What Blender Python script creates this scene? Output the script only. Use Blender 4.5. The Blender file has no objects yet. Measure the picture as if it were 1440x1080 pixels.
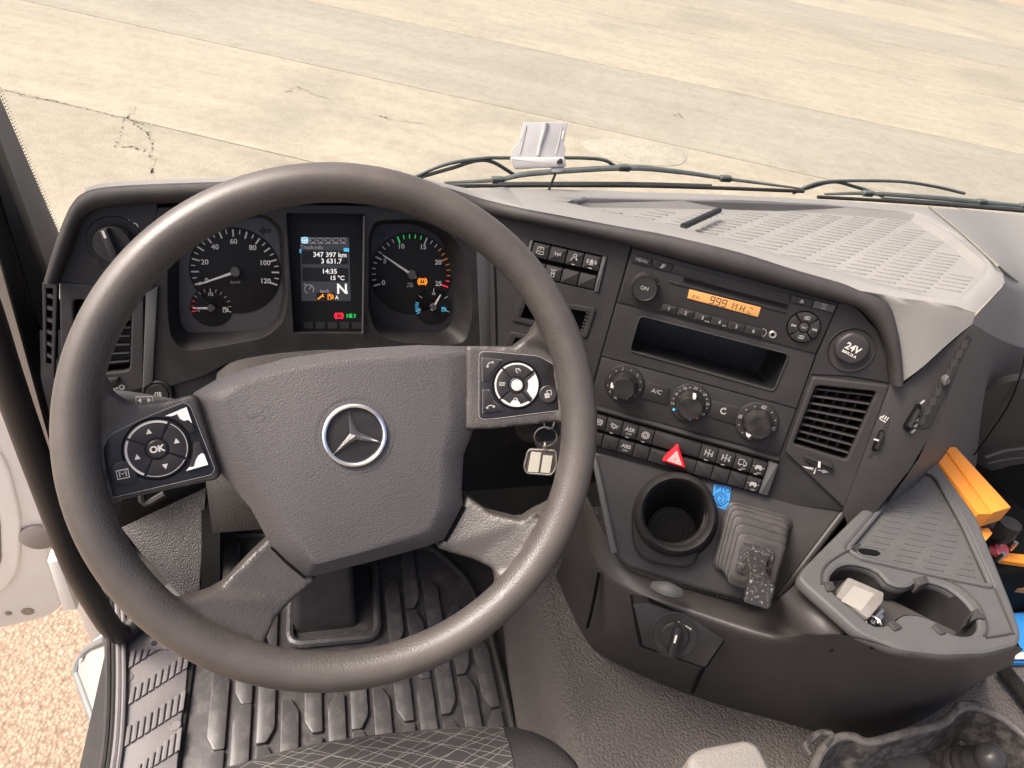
import bpy, bmesh, math, random
from math import sin, cos, pi, radians, atan2, sqrt, hypot
from mathutils import Vector as V, Matrix
random.seed(7)
scn = bpy.context.scene
COL = scn.collection

# ------------------------------------------------------------------ camera
CAMZ = 2.45                      # eye height above the yard, cab floor is at 1.25
FPX = 1000.0                     # focal length in pixels of the 1440 x 1080 photograph
YAW, PITCH, ROLL = radians(19.3), radians(38.5), radians(10.5)
EYE = V((0, 0, CAMZ))
fwd = V((sin(YAW)*cos(PITCH), cos(YAW)*cos(PITCH), -sin(PITCH)))
r0 = V((cos(YAW), -sin(YAW), 0)); d0 = fwd.cross(r0)
RGT = (r0*cos(ROLL) - d0*sin(ROLL)).normalized(); DWN = fwd.cross(RGT).normalized()
cam = bpy.data.cameras.new('camera'); camo = bpy.data.objects.new('camera', cam); COL.objects.link(camo)
cam.sensor_fit = 'HORIZONTAL'; cam.sensor_width = 36; cam.lens = FPX/1440*36
cam.clip_start = .02; cam.clip_end = 2000
Mc = Matrix((RGT, -DWN, -fwd)).transposed().to_4x4(); Mc.translation = EYE
camo.matrix_world = Mc
scn.camera = camo

# ------------------------------------------------------------------ daylight
SUN_EL, SUN_AZ = 56, -80          # sun high on the driver's (left) side of the truck
world = bpy.data.worlds.new('World'); scn.world = world; world.use_nodes = True
nt = world.node_tree; bg = nt.nodes['Background']
sky = nt.nodes.new('ShaderNodeTexSky'); sky.sky_type = 'NISHITA'; sky.sun_disc = False
sky.sun_elevation = radians(SUN_EL); sky.sun_rotation = radians(SUN_AZ)
sky.air_density = .28; sky.dust_density = 6.0; sky.ozone_density = .1
nt.links.new(sky.outputs[0], bg.inputs[0]); bg.inputs[1].default_value = .13
sl = bpy.data.lights.new('sun', 'SUN'); sl.energy = 1.25; sl.angle = radians(18); sl.color = (1, .93, .82)
so = bpy.data.objects.new('sun', sl); COL.objects.link(so)
sd = V((sin(radians(SUN_AZ))*cos(radians(SUN_EL)), cos(radians(SUN_AZ))*cos(radians(SUN_EL)), sin(radians(SUN_EL))))
so.rotation_euler = sd.to_track_quat('Z', 'Y').to_euler(); so.location = (0, 6, 8)
vs = scn.view_settings
vs.view_transform = 'Standard'; vs.look = 'None'; vs.gamma = 1; vs.use_curve_mapping = False
vs.exposure = 1.86
cy = scn.cycles; cy.max_bounces = 5; cy.diffuse_bounces = 3; cy.glossy_bounces = 2; cy.transmission_bounces = 2; cy.transparent_max_bounces = 8; cy.caustics_reflective = False; cy.caustics_refractive = False

# ------------------------------------------------------------------ frames: pixels of the photo -> points on real planes of the cab
def ray(x, y):
    return (RGT*((x-720)/FPX) + DWN*((y-540)/FPX) + fwd).normalized()
class Fr:
    def __init__(s, o, u, v):
        s.o = V(o); s.u = V(u).normalized(); s.v = V(v).normalized(); s.n = s.u.cross(s.v).normalized()
        s.M = Matrix((s.u, s.v, s.n)).transposed().to_4x4(); s.M.translation = s.o
        s.Mi = s.M.inverted()
    def hit(s, x, y, w=0):
        r = ray(x, y); t = (s.o + s.n*w - EYE).dot(s.n)/r.dot(s.n); return EYE + r*t
    def uv(s, x, y, w=0):
        d = s.hit(x, y, w) - s.o; return (d.dot(s.u), d.dot(s.v))
    def uvs(s, pts, w=0):
        return [s.uv(x, y, w) for x, y in pts]
    def sc(s, x, y, w=0):                      # metres per photo pixel at that spot
        a = s.hit(x, y, w); return (a-EYE).dot(fwd)/FPX
    def w3(s, u, v, w=0):
        return s.o + s.u*u + s.v*v + s.n*w
    def at(s, u, v, w=0):                      # same axes, new origin
        return Fr(s.w3(u, v, w), s.u, s.v)
def ID(loc):
    return Fr(loc, (1, 0, 0), (0, 1, 0))
def atd(x, y, d):
    return EYE + ray(x, y)*d
def atX(x, y, X):
    r = ray(x, y); return EYE + r*(X/r.x)
def atY(x, y, Y):
    r = ray(x, y); return EYE + r*(Y/r.y)
def atZ(x, y, z):                              # z measured from the eye
    r = ray(x, y); return EYE + r*(z/r.z)
def zz(pts, s, ox, oy):
    return [(ox + x/s, oy + y/s) for x, y in pts]
def tilted(o, yaw, tilt):
    a, t = radians(yaw), radians(tilt)
    return Fr(o, (cos(a), -sin(a), 0), (sin(a)*sin(t), cos(a)*sin(t), cos(t)))
F_cl = tilted(atd(457, 385, .845), 0, 20)              # instrument cluster
F_co = tilted(atd(1035, 386, .84), 27, 18.5)           # centre stack, turned to the driver
F_lo = tilted(F_co.hit(1000, 683), 27, 42)             # lower centre panel
F_wh = Fr(V((.022, .459, CAMZ-.432)), (1, 0, 0), (0, sin(radians(38)), cos(radians(38))))
F_ct = ID(atZ(1290, 760, -.58))                        # cup holder tray, level
FLOOR, TUNNEL = CAMZ-1.18, CAMZ-.98
_a = F_co.hit(1200, 407, .012); _p = atY(820, 283, .87); _q = atY(1287, 300, .87)
_u = (_q-_p).normalized(); _n = _u.cross(_p-_a).normalized()
F_tp = Fr(_p.lerp(_a, .5), _u, _n.cross(_u))           # storage tray in the dash top
CORNER = atd(1367, 456, .905)                          # right-hand corner of the raised centre section

# ------------------------------------------------------------------ materials
MATS = {}
def nd(t, k, x=0):
    return t.nodes.new(k)
def mat(name, col, rough=.5, metal=0, grain=None, gstr=.25, spec=.32, emis=None, dust=0, dcol=(.30, .27, .23), dscale=14, vary=0, coat=0, gkind='leather', thr=(.42, .78)):
    if name in MATS: return MATS[name]
    m = bpy.data.materials.new(name); m.use_nodes = True; MATS[name] = m
    t = m.node_tree; b = t.nodes['Principled BSDF']; L = t.links.new
    b.inputs['Base Color'].default_value = (*col, 1); b.inputs['Roughness'].default_value = rough
    b.inputs['Metallic'].default_value = metal; b.inputs['Specular IOR Level'].default_value = spec
    if coat: b.inputs['Coat Weight'].default_value = coat; b.inputs['Coat Roughness'].default_value = .08
    if emis:
        b.inputs['Emission Color'].default_value = (*emis[0], 1); b.inputs['Emission Strength'].default_value = emis[1]
    if not (grain or dust or vary): return m
    tc = nd(t, 'ShaderNodeTexCoord')
    if vary or dust:
        n1 = nd(t, 'ShaderNodeTexNoise'); n1.inputs['Scale'].default_value = dscale; n1.inputs['Detail'].default_value = 5; n1.inputs['Roughness'].default_value = .7
        L(tc.outputs['Object'], n1.inputs['Vector'])
        mx = nd(t, 'ShaderNodeMix'); mx.data_type = 'RGBA'
        rp = nd(t, 'ShaderNodeValToRGB'); rp.color_ramp.elements[0].position = thr[0]; rp.color_ramp.elements[1].position = thr[1]
        L(n1.outputs[0], rp.inputs[0])
        mu = nd(t, 'ShaderNodeMath'); mu.operation = 'MULTIPLY'; mu.inputs[1].default_value = dust if dust else vary
        L(rp.outputs[0], mu.inputs[0]); L(mu.outputs[0], mx.inputs[0])
        mx.inputs[6].default_value = (*col, 1)
        mx.inputs[7].default_value = (*(dcol if dust else [c*1.9+.01 for c in col]), 1)
        L(mx.outputs[2], b.inputs['Base Color'])
        mr = nd(t, 'ShaderNodeMath'); mr.operation = 'MULTIPLY_ADD'; mr.inputs[1].default_value = .22; mr.inputs[2].default_value = max(.05, rough-.08)
        L(n1.outputs[0], mr.inputs[0]); L(mr.outputs[0], b.inputs['Roughness'])
    if grain:
        vo = nd(t, 'ShaderNodeTexVoronoi'); vo.feature = 'F1'; vo.inputs['Scale'].default_value = grain
        if gkind == 'leather':
            nw = nd(t, 'ShaderNodeTexNoise'); nw.inputs['Scale'].default_value = grain*.6; nw.inputs['Detail'].default_value = 1
            va = nd(t, 'ShaderNodeVectorMath'); va.operation = 'MULTIPLY_ADD'; va.inputs[1].default_value = (.9/grain,)*3
            L(tc.outputs['Object'], nw.inputs['Vector']); L(nw.outputs[1], va.inputs[0]); L(tc.outputs['Object'], va.inputs[2]); L(va.outputs[0], vo.inputs['Vector'])
        else:
            L(tc.outputs['Object'], vo.inputs['Vector'])
        bu = nd(t, 'ShaderNodeBump'); bu.inputs['Strength'].default_value = gstr; bu.inputs['Distance'].default_value = .6/grain
        bu.invert = True
        L(vo.outputs[0], bu.inputs['Height']); L(bu.outputs[0], b.inputs['Normal'])
    return m

M_face   = mat('dash_face_plastic', (.0185, .0172, .0168), .50, dust=.12, dcol=(.10, .092, .085), dscale=17)
M_black  = mat('black_plastic', (.0145, .0132, .0128), .45, vary=.5, dscale=30)
M_deep   = mat('recess_black', (.004, .004, .004), .7, spec=.08)
M_lip    = mat('padded_edge', (.027, .0245, .024), .55, grain=950, gstr=.4, dust=.08)
M_top    = mat('sunlit_dash_top', (.180, .175, .165), .62, grain=800, gstr=.15, dust=.25, dcol=(.26, .25, .225), dscale=6)  # same plastic as the padded edge; sunlight is put into the paler colour
M_tray   = mat('sunlit_tray_rubber', (.180, .175, .164), .68, dust=.35, dcol=(.26, .25, .225), dscale=7)  # sunlight on the tray is painted into its pale colour
M_rim    = mat('steering_rim', (.050, .0455, .0425), .38, grain=620, gstr=.22, spec=.5, dust=.40, dcol=(.105, .094, .082), dscale=13)
def _worn_rim(m):
    # outer half of the rim is polished pale by hands, inner half keeps its dark grain
    t = m.node_tree; L = t.links.new; b = t.nodes['Principled BSDF']; tc = nd(t, 'ShaderNodeTexCoord')
    sx = nd(t, 'ShaderNodeVectorMath'); sx.operation = 'MULTIPLY'; sx.inputs[1].default_value = (1, 1, 0); L(tc.outputs['Object'], sx.inputs[0])
    ln = nd(t, 'ShaderNodeVectorMath'); ln.operation = 'LENGTH'; L(sx.outputs[0], ln.inputs[0])
    nz = nd(t, 'ShaderNodeTexNoise'); nz.inputs['Scale'].default_value = 30; nz.inputs['Detail'].default_value = 5; L(tc.outputs['Object'], nz.inputs[0])
    ad = nd(t, 'ShaderNodeMath'); ad.operation = 'MULTIPLY_ADD'; ad.inputs[1].default_value = .012; L(nz.outputs[0], ad.inputs[0]); L(ln.outputs['Value'], ad.inputs[2])
    mr = nd(t, 'ShaderNodeMapRange'); mr.inputs['From Min'].default_value = .203; mr.inputs['From Max'].default_value = .213; L(ad.outputs[0], mr.inputs['Value'])
    src = b.inputs['Base Color'].links[0].from_socket; mx = nd(t, 'ShaderNodeMix'); mx.data_type = 'RGBA'; mx.blend_type = 'MULTIPLY'
    rp = nd(t, 'ShaderNodeValToRGB'); rp.color_ramp.elements[0].color = (1.0, .98, .97, 1); rp.color_ramp.elements[1].color = (1.2, 1.14, 1.06, 1); L(mr.outputs[0], rp.inputs[0])
    mx.inputs[0].default_value = 1; L(src, mx.inputs[6]); L(rp.outputs[0], mx.inputs[7]); L(mx.outputs[2], b.inputs['Base Color'])
    bu = [n for n in t.nodes if n.type == 'BUMP'][0]; iv = nd(t, 'ShaderNodeMapRange'); iv.inputs['To Min'].default_value = .32; iv.inputs['To Max'].default_value = .08; L(mr.outputs[0], iv.inputs['Value']); L(iv.outputs[0], bu.inputs['Strength'])
_worn_rim(M_rim)
M_pad    = mat('wheel_pad', (.073, .0675, .067), .46, grain=620, gstr=.36, dust=.14, dcol=(.12, .112, .11), dscale=9)
M_spoke  = mat('spoke_plastic', (.040, .037, .036), .42, grain=560, gstr=.4, dust=.1)
M_gloss  = mat('gloss_black', (.012, .011, .011), .26, dust=.14, dcol=(.10, .09, .08), dscale=26, coat=.15)
M_key    = mat('wheel_key_black', (.020, .018, .018), .34, dust=.1, dcol=(.1, .08, .07), dscale=40)
M_grey   = mat('console_grey', (.060, .0595, .059), .52, grain=1100, gstr=.16, dust=.2, dcol=(.13, .127, .122), dscale=11)
M_low    = mat('lower_console', (.034, .0305, .0297), .44, grain=1000, gstr=.2, dust=.2, dcol=(.085, .078, .074), dscale=9)
M_mid    = mat('console_mid', (.025, .0228, .0222), .46, dust=.16, dcol=(.085, .078, .074), dscale=12)
M_white  = mat('white_print', (.47, .45, .415), .5)
M_dimw   = mat('faded_print', (.30, .285, .27), .5)
M_silver = mat('bright_silver', (.78, .77, .75), .22, metal=1)
M_chrome = mat('chrome', (.85, .84, .82), .12, metal=1, vary=.1)
M_red    = mat('hazard_red', (.70, .02, .03), .3)
M_orange = mat('orange_plastic', (.56, .20, .025), .45, vary=.12, dscale=20)
M_blue   = mat('blue_sticker', (.03, .20, .50), .4)
M_ink    = mat('dark_ink', (.01, .01, .012), .5)
M_rubber = mat('black_rubber', (.022, .020, .020), .62, dust=.2, dcol=(.12, .11, .10), dscale=18)
M_mat    = mat('rubber_floor_mat', (.046, .0430, .044), .36, spec=.5, dust=.45, dcol=(.19, .177, .17), dscale=38, thr=(.5, .8))
M_scuff  = mat('sill_plastic', (.115, .108, .112), .48, dust=.4, dcol=(.22, .20, .185), dscale=16)
M_carpet = mat('tunnel_covering', (.088, .079, .073), .6, grain=230, gstr=.9, dust=.12, dcol=(.12, .11, .1), dscale=6)
M_cab    = mat('white_paint', (.82, .79, .74), .35, dust=.25, dcol=(.62, .55, .45), dscale=7)
M_pillar = mat('pillar_trim', (.15, .143, .132), .6, grain=900, gstr=.3, vary=.3)
M_felt   = mat('door_seal', (.020, .0185, .0175), .8, grain=1500, gstr=.5)
M_handle = mat('grab_handle', (.026, .023, .022), .42, grain=1100, gstr=.3)
M_holder = mat('white_holder', (.38, .37, .362), .45, vary=.2)
M_wiper  = mat('wiper_metal', (.055, .062, .060), .38, vary=.5, dscale=40)
M_screen = mat('screen_glass', (.010, .010, .0105), .5, spec=.15)
M_amber  = mat('radio_display', (.42, .205, .065), .4, emis=((.75, .36, .10), .06))
M_lit    = mat('lit_white', (.4, .4, .4), .4, emis=((1, .97, .9), .17))
M_litb   = mat('lit_blue', (.05, .3, .5), .4, emis=((.10, .55, .85), .16))
M_lito   = mat('lit_orange', (.6, .2, .02), .4, emis=((1, .30, .02), .22))
M_litr   = mat('lit_red', (.5, .02, .04), .4, emis=((.9, .02, .06), .2))
M_litg   = mat('lit_green', (.02, .4, .06), .4, emis=((.03, .62, .10), .13))
M_scr2   = mat('display_dim', (.03, .031, .034), .4, emis=((.045, .047, .055), .12))
M_dial   = mat('dial_black', (.013, .0125, .0125), .5, spec=.15)
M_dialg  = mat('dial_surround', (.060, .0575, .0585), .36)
M_seat   = mat('seat_bolster', (.030, .028, .028), .6, grain=500, gstr=.4)
M_arm    = mat('armrest_vinyl', (.165, .153, .138), .55, grain=420, gstr=.4)
M_bin    = mat('dusty_black_bin', (.030, .027, .026), .55, dust=.7, dcol=(.22, .20, .185), dscale=55)
M_brass  = mat('key_steel', (.62, .57, .48), .3, metal=1)
M_fob    = mat('fob_plastic', (.075, .07, .055), .25)
M_paper  = mat('label_paper', (.20, .188, .163), .6, vary=.2)
M_fobp   = mat('fob_paper', (.55, .52, .43), .6)
M_box    = mat('charger_box', (.125, .117, .102), .5, vary=.4, dscale=40)

# ------------------------------------------------------------------ builders
def thing(name, label, cat, fr, group=None, kind=None):
    o = bpy.data.objects.new(name, None); COL.objects.link(o); o.empty_display_size = .02
    if not isinstance(fr, Fr): fr = ID(fr)
    o.matrix_basis = fr.M
    if label: o['label'] = label; o['category'] = cat
    if group: o['group'] = group
    if kind: o['kind'] = kind
    FR[o.name] = fr
    return o
FR = {}
def link(name, me, m, parent, loc=None, label=None, kind=None, sharp=32):
    if m: me.materials.append(m) if not me.materials else None
    o = bpy.data.objects.new(name, me); COL.objects.link(o)
    if parent is not None: o.parent = parent
    if loc is not None: o.location = loc
    if label: o['label'] = label
    if kind: o['kind'] = kind
    return o
def mk(name, bm, m, parent=None, world=None, loc=None, sharp=34, label=None, kind=None):
    """bmesh -> one mesh object; world=Fr: geometry is in world space and is moved into that frame"""
    if world is not None: bmesh.ops.transform(bm, matrix=world.Mi, verts=bm.verts)
    bmesh.ops.recalc_face_normals(bm, faces=bm.faces)
    me = bpy.data.meshes.new(name); bm.to_mesh(me); bm.free()
    for p in me.polygons: p.use_smooth = True
    me.set_sharp_from_angle(angle=radians(sharp))
    return link(name, me, m, parent, loc, label, kind)
def NB():
    return bmesh.new()
def inset(poly, b):
    n = len(poly); out = []
    A = sum(poly[i][0]*poly[(i+1) % n][1]-poly[(i+1) % n][0]*poly[i][1] for i in range(n))
    s = 1 if A > 0 else -1
    for i in range(n):
        p0, p1, p2 = poly[i-1], poly[i], poly[(i+1) % n]
        e1 = V((p1[0]-p0[0], p1[1]-p0[1])); e2 = V((p2[0]-p1[0], p2[1]-p1[1]))
        if e1.length < 1e-9 or e2.length < 1e-9: out.append(p1); continue
        e1.normalize(); e2.normalize()
        n1 = V((-e1.y, e1.x))*s; n2 = V((-e2.y, e2.x))*s
        k = n1+n2
        if k.length < 1e-6: out.append(p1); continue
        k.normalize(); l = b/max(.35, k.dot(n1))
        out.append((p1[0]+k.x*l, p1[1]+k.y*l))
    return out
def prism(bm, poly, w0, w1, bev=0, seg=2, back=True):
    """extruded outline in a frame's (u, v, w), its upper edge rounded by bev"""
    rings = [[bm.verts.new((x, y, w0)) for x, y in poly]]
    if bev:
        for k in range(seg+1):
            a = k/seg*pi/2
            rings.append([bm.verts.new((x, y, w1-bev+bev*sin(a))) for x, y in inset(poly, bev*(1-cos(a)))])
    else:
        rings.append([bm.verts.new((x, y, w1)) for x, y in poly])
    n = len(poly)
    for a, b in zip(rings, rings[1:]):
        for i in range(n): bm.faces.new((a[i], a[(i+1) % n], b[(i+1) % n], b[i]))
    bm.faces.new(rings[-1])
    if back: bm.faces.new(rings[0][::-1])
    return bm
def rnd(poly, r, seg=4):
    n = len(poly); out = []
    for i in range(n):
        p0, p1, p2 = V(poly[i-1]), V(poly[i]), V(poly[(i+1) % n])
        a = p0-p1; b = p2-p1; rr = min(r, a.length*.45, b.length*.45)
        A = p1+a.normalized()*rr; Bq = p1+b.normalized()*rr
        for k in range(seg+1):
            t = k/seg; q = A*(1-t)**2 + p1*2*t*(1-t) + Bq*t*t; out.append((q.x, q.y))
    return out
def circ(cx, cy, r, n=32, ry=None, a0=0):
    ry = ry or r
    return [(cx+r*cos(2*pi*k/n+a0), cy+ry*sin(2*pi*k/n+a0)) for k in range(n)]
def rect(cx, cy, w, h):
    return [(cx-w/2, cy-h/2), (cx+w/2, cy-h/2), (cx+w/2, cy+h/2), (cx-w/2, cy+h/2)]
def lathe(bm, prof, cx=0, cy=0, seg=36, cap=True):
    rings = [[bm.verts.new((cx+r*cos(2*pi*k/seg), cy+r*sin(2*pi*k/seg), w)) for k in range(seg)] for r, w in prof]
    for a, b in zip(rings, rings[1:]):
        for i in range(seg): bm.faces.new((a[i], a[(i+1) % seg], b[(i+1) % seg], b[i]))
    if cap: bm.faces.new(rings[-1]); bm.faces.new(rings[0][::-1])
    return bm
def cyl(bm, cx, cy, r, w0, w1, bev=0, seg=32):
    return prism(bm, circ(cx, cy, r, seg), w0, w1, bev)
def loft(bm, rows, closed=False, capends=False):
    """rows of points -> quads between neighbouring rows"""
    R = [[bm.verts.new(p) for p in r] for r in rows]
    for a, b in zip(R, R[1:]):
        n = len(a)
        for i in range(n if closed else n-1):
            f = (a[i], a[(i+1) % n], b[(i+1) % n], b[i])
            try: bm.faces.new(f)
            except ValueError: pass
    if capends: bm.faces.new(R[0][::-1]); bm.faces.new(R[-1])
    return bm
def crs(pts, n=6):
    P = [V(p) for p in pts]; P = [P[0]*2-P[1]]+P+[P[-1]*2-P[-2]]; out = []
    for i in range(1, len(P)-2):
        for k in range(n):
            t = k/n; a, b, c, d = P[i-1:i+3]
            out.append(.5*((2*b)+(c-a)*t+(2*a-5*b+4*c-d)*t*t+(3*b-a-3*c+d)*t**3))
    out.append(P[-2]); return out
def tube(bm, pts, rad, seg=12, smooth=6, flat=1.0):
    P = crs(pts, smooth) if smooth > 1 else [V(p) for p in pts]
    R = rad if callable(rad) else (lambda t: rad)
    up = V((0, 0, 1)); rows = []; prev = None
    for i, p in enumerate(P):
        t = (P[min(i+1, len(P)-1)]-P[max(i-1, 0)]).normalized()
        if prev is None:
            a = t.cross(up if abs(t.z) < .9 else V((1, 0, 0))).normalized()
        else:
            a = (prev - t*prev.dot(t)).normalized()
        prev = a; b = t.cross(a); r = R(i/(len(P)-1))
        rows.append([p+a*r*cos(2*pi*k/seg)+b*r*flat*sin(2*pi*k/seg) for k in range(seg)])
    return loft(bm, rows, True, True)
def box(bm, c, s, bev=0, rot=None):
    r = bmesh.ops.create_cube(bm, size=1); vs = r['verts']
    M = Matrix.Translation(V(c)) @ (rot.to_4x4() if rot else Matrix()) @ Matrix.Diagonal((*s, 1))
    bmesh.ops.transform(bm, matrix=M, verts=vs)
    if bev:
        es = list({e for v in vs for e in v.link_edges}); bmesh.ops.bevel(bm, geom=es, offset=bev, segments=3, profile=.5, affect='EDGES')
    return bm
def solid(bm, th):
    """give an open sheet thickness"""
    bmesh.ops.recalc_face_normals(bm, faces=bm.faces)
    bmesh.ops.solidify(bm, geom=list(bm.faces), thickness=th); return bm
def plate(name, outer, holes, w0, w1, m, parent, bev=.0006, **k):
    """flat panel with real openings (2D curve -> mesh)"""
    c = bpy.data.curves.new(name, 'CURVE'); c.dimensions = '2D'; c.fill_mode = 'BOTH'
    for poly in [outer]+holes:
        s = c.splines.new('POLY'); s.points.add(len(poly)-1); s.use_cyclic_u = True
        for q, (x, y) in zip(s.points, poly): q.co = (x, y, 0, 1)
    c.extrude = (w1-w0)/2-bev; c.bevel_depth = bev; c.bevel_resolution = 1; c.offset = -bev
    o = bpy.data.objects.new(name, c); me = bpy.data.meshes.new_from_object(o); me.name = name
    bpy.data.objects.remove(o); bpy.data.curves.remove(c)
    me.transform(Matrix.Translation((0, 0, (w0+w1)/2))); me.materials.clear()
    for p in me.polygons: p.use_smooth = True
    me.set_sharp_from_angle(angle=radians(34))
    return link(name, me, m, parent, **k)
def text(s, parent, u, v, h, m, w=0, rot=0, al='CENTER', name='lettering', bold=0, shear=0, sx=1, sp=1):
    c = bpy.data.curves.new(name, 'FONT'); c.body = s; c.size = h/.69; c.align_x = al; c.align_y = 'CENTER'
    c.extrude = .00006; c.offset = bold; c.shear = shear; c.resolution_u = 3; c.space_character = sp
    o = bpy.data.objects.new(name, c); me = bpy.data.meshes.new_from_object(o); me.name = name
    bpy.data.objects.remove(o); bpy.data.curves.remove(c)
    me.transform(Matrix.Translation((u, v, w+.00015)) @ Matrix.Rotation(rot, 4, 'Z') @ Matrix.Diagonal((sx, 1, 1, 1)))
    me.materials.clear()
    return link(name, me, m, parent)
def ribbon(bm, pts, wd, w, close=False):
    P = [V((x, y)) for x, y in pts]; n = len(P); Lf = []; Rt = []
    for i in range(n):
        a = P[i-1] if (i or close) else P[i]; b = P[(i+1) % n] if (i < n-1 or close) else P[i]
        d = (b-a); d = d.normalized() if d.length > 1e-9 else V((1, 0)); q = V((-d.y, d.x))*wd/2
        Lf.append(bm.verts.new((P[i].x+q.x, P[i].y+q.y, w))); Rt.append(bm.verts.new((P[i].x-q.x, P[i].y-q.y, w)))
    for i in range(n if close else n-1):
        j = (i+1) % n; bm.faces.new((Lf[i], Lf[j], Rt[j], Rt[i]))
def fillp(bm, pts, w):
    bm.faces.new([bm.verts.new((x, y, w)) for x, y in pts])
def symbol(parent, u, v, s, strokes, m, w, wd=.1, rot=0, name='symbol'):
    """small printed pictogram: strokes in a unit square, ('f', pts) filled, ('c', pts) closed line, else open line"""
    bm = NB(); cr, sr = cos(rot), sin(rot)
    def T(p): return (u+s*(p[0]*cr-p[1]*sr), v+s*(p[0]*sr+p[1]*cr))
    for st in strokes:
        if st and st[0] == 'f': fillp(bm, [T(p) for p in st[1]], w+.00015)
        elif st and st[0] == 'c': ribbon(bm, [T(p) for p in st[1]], wd*s, w+.00015, True)
        else: ribbon(bm, [T(p) for p in st], wd*s, w+.00015)
    return mk(name, bm, m, parent)
def arc(cx, cy, r, a0, a1, n=10, ry=None):
    return [(cx+r*cos(radians(a0+(a1-a0)*k/n)), cy+(ry or r)*sin(radians(a0+(a1-a0)*k/n))) for k in range(n+1)]
CIR = lambda r, n=14, cx=0, cy=0: [(cx+r*cos(2*pi*k/n), cy+r*sin(2*pi*k/n)) for k in range(n)]
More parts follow.
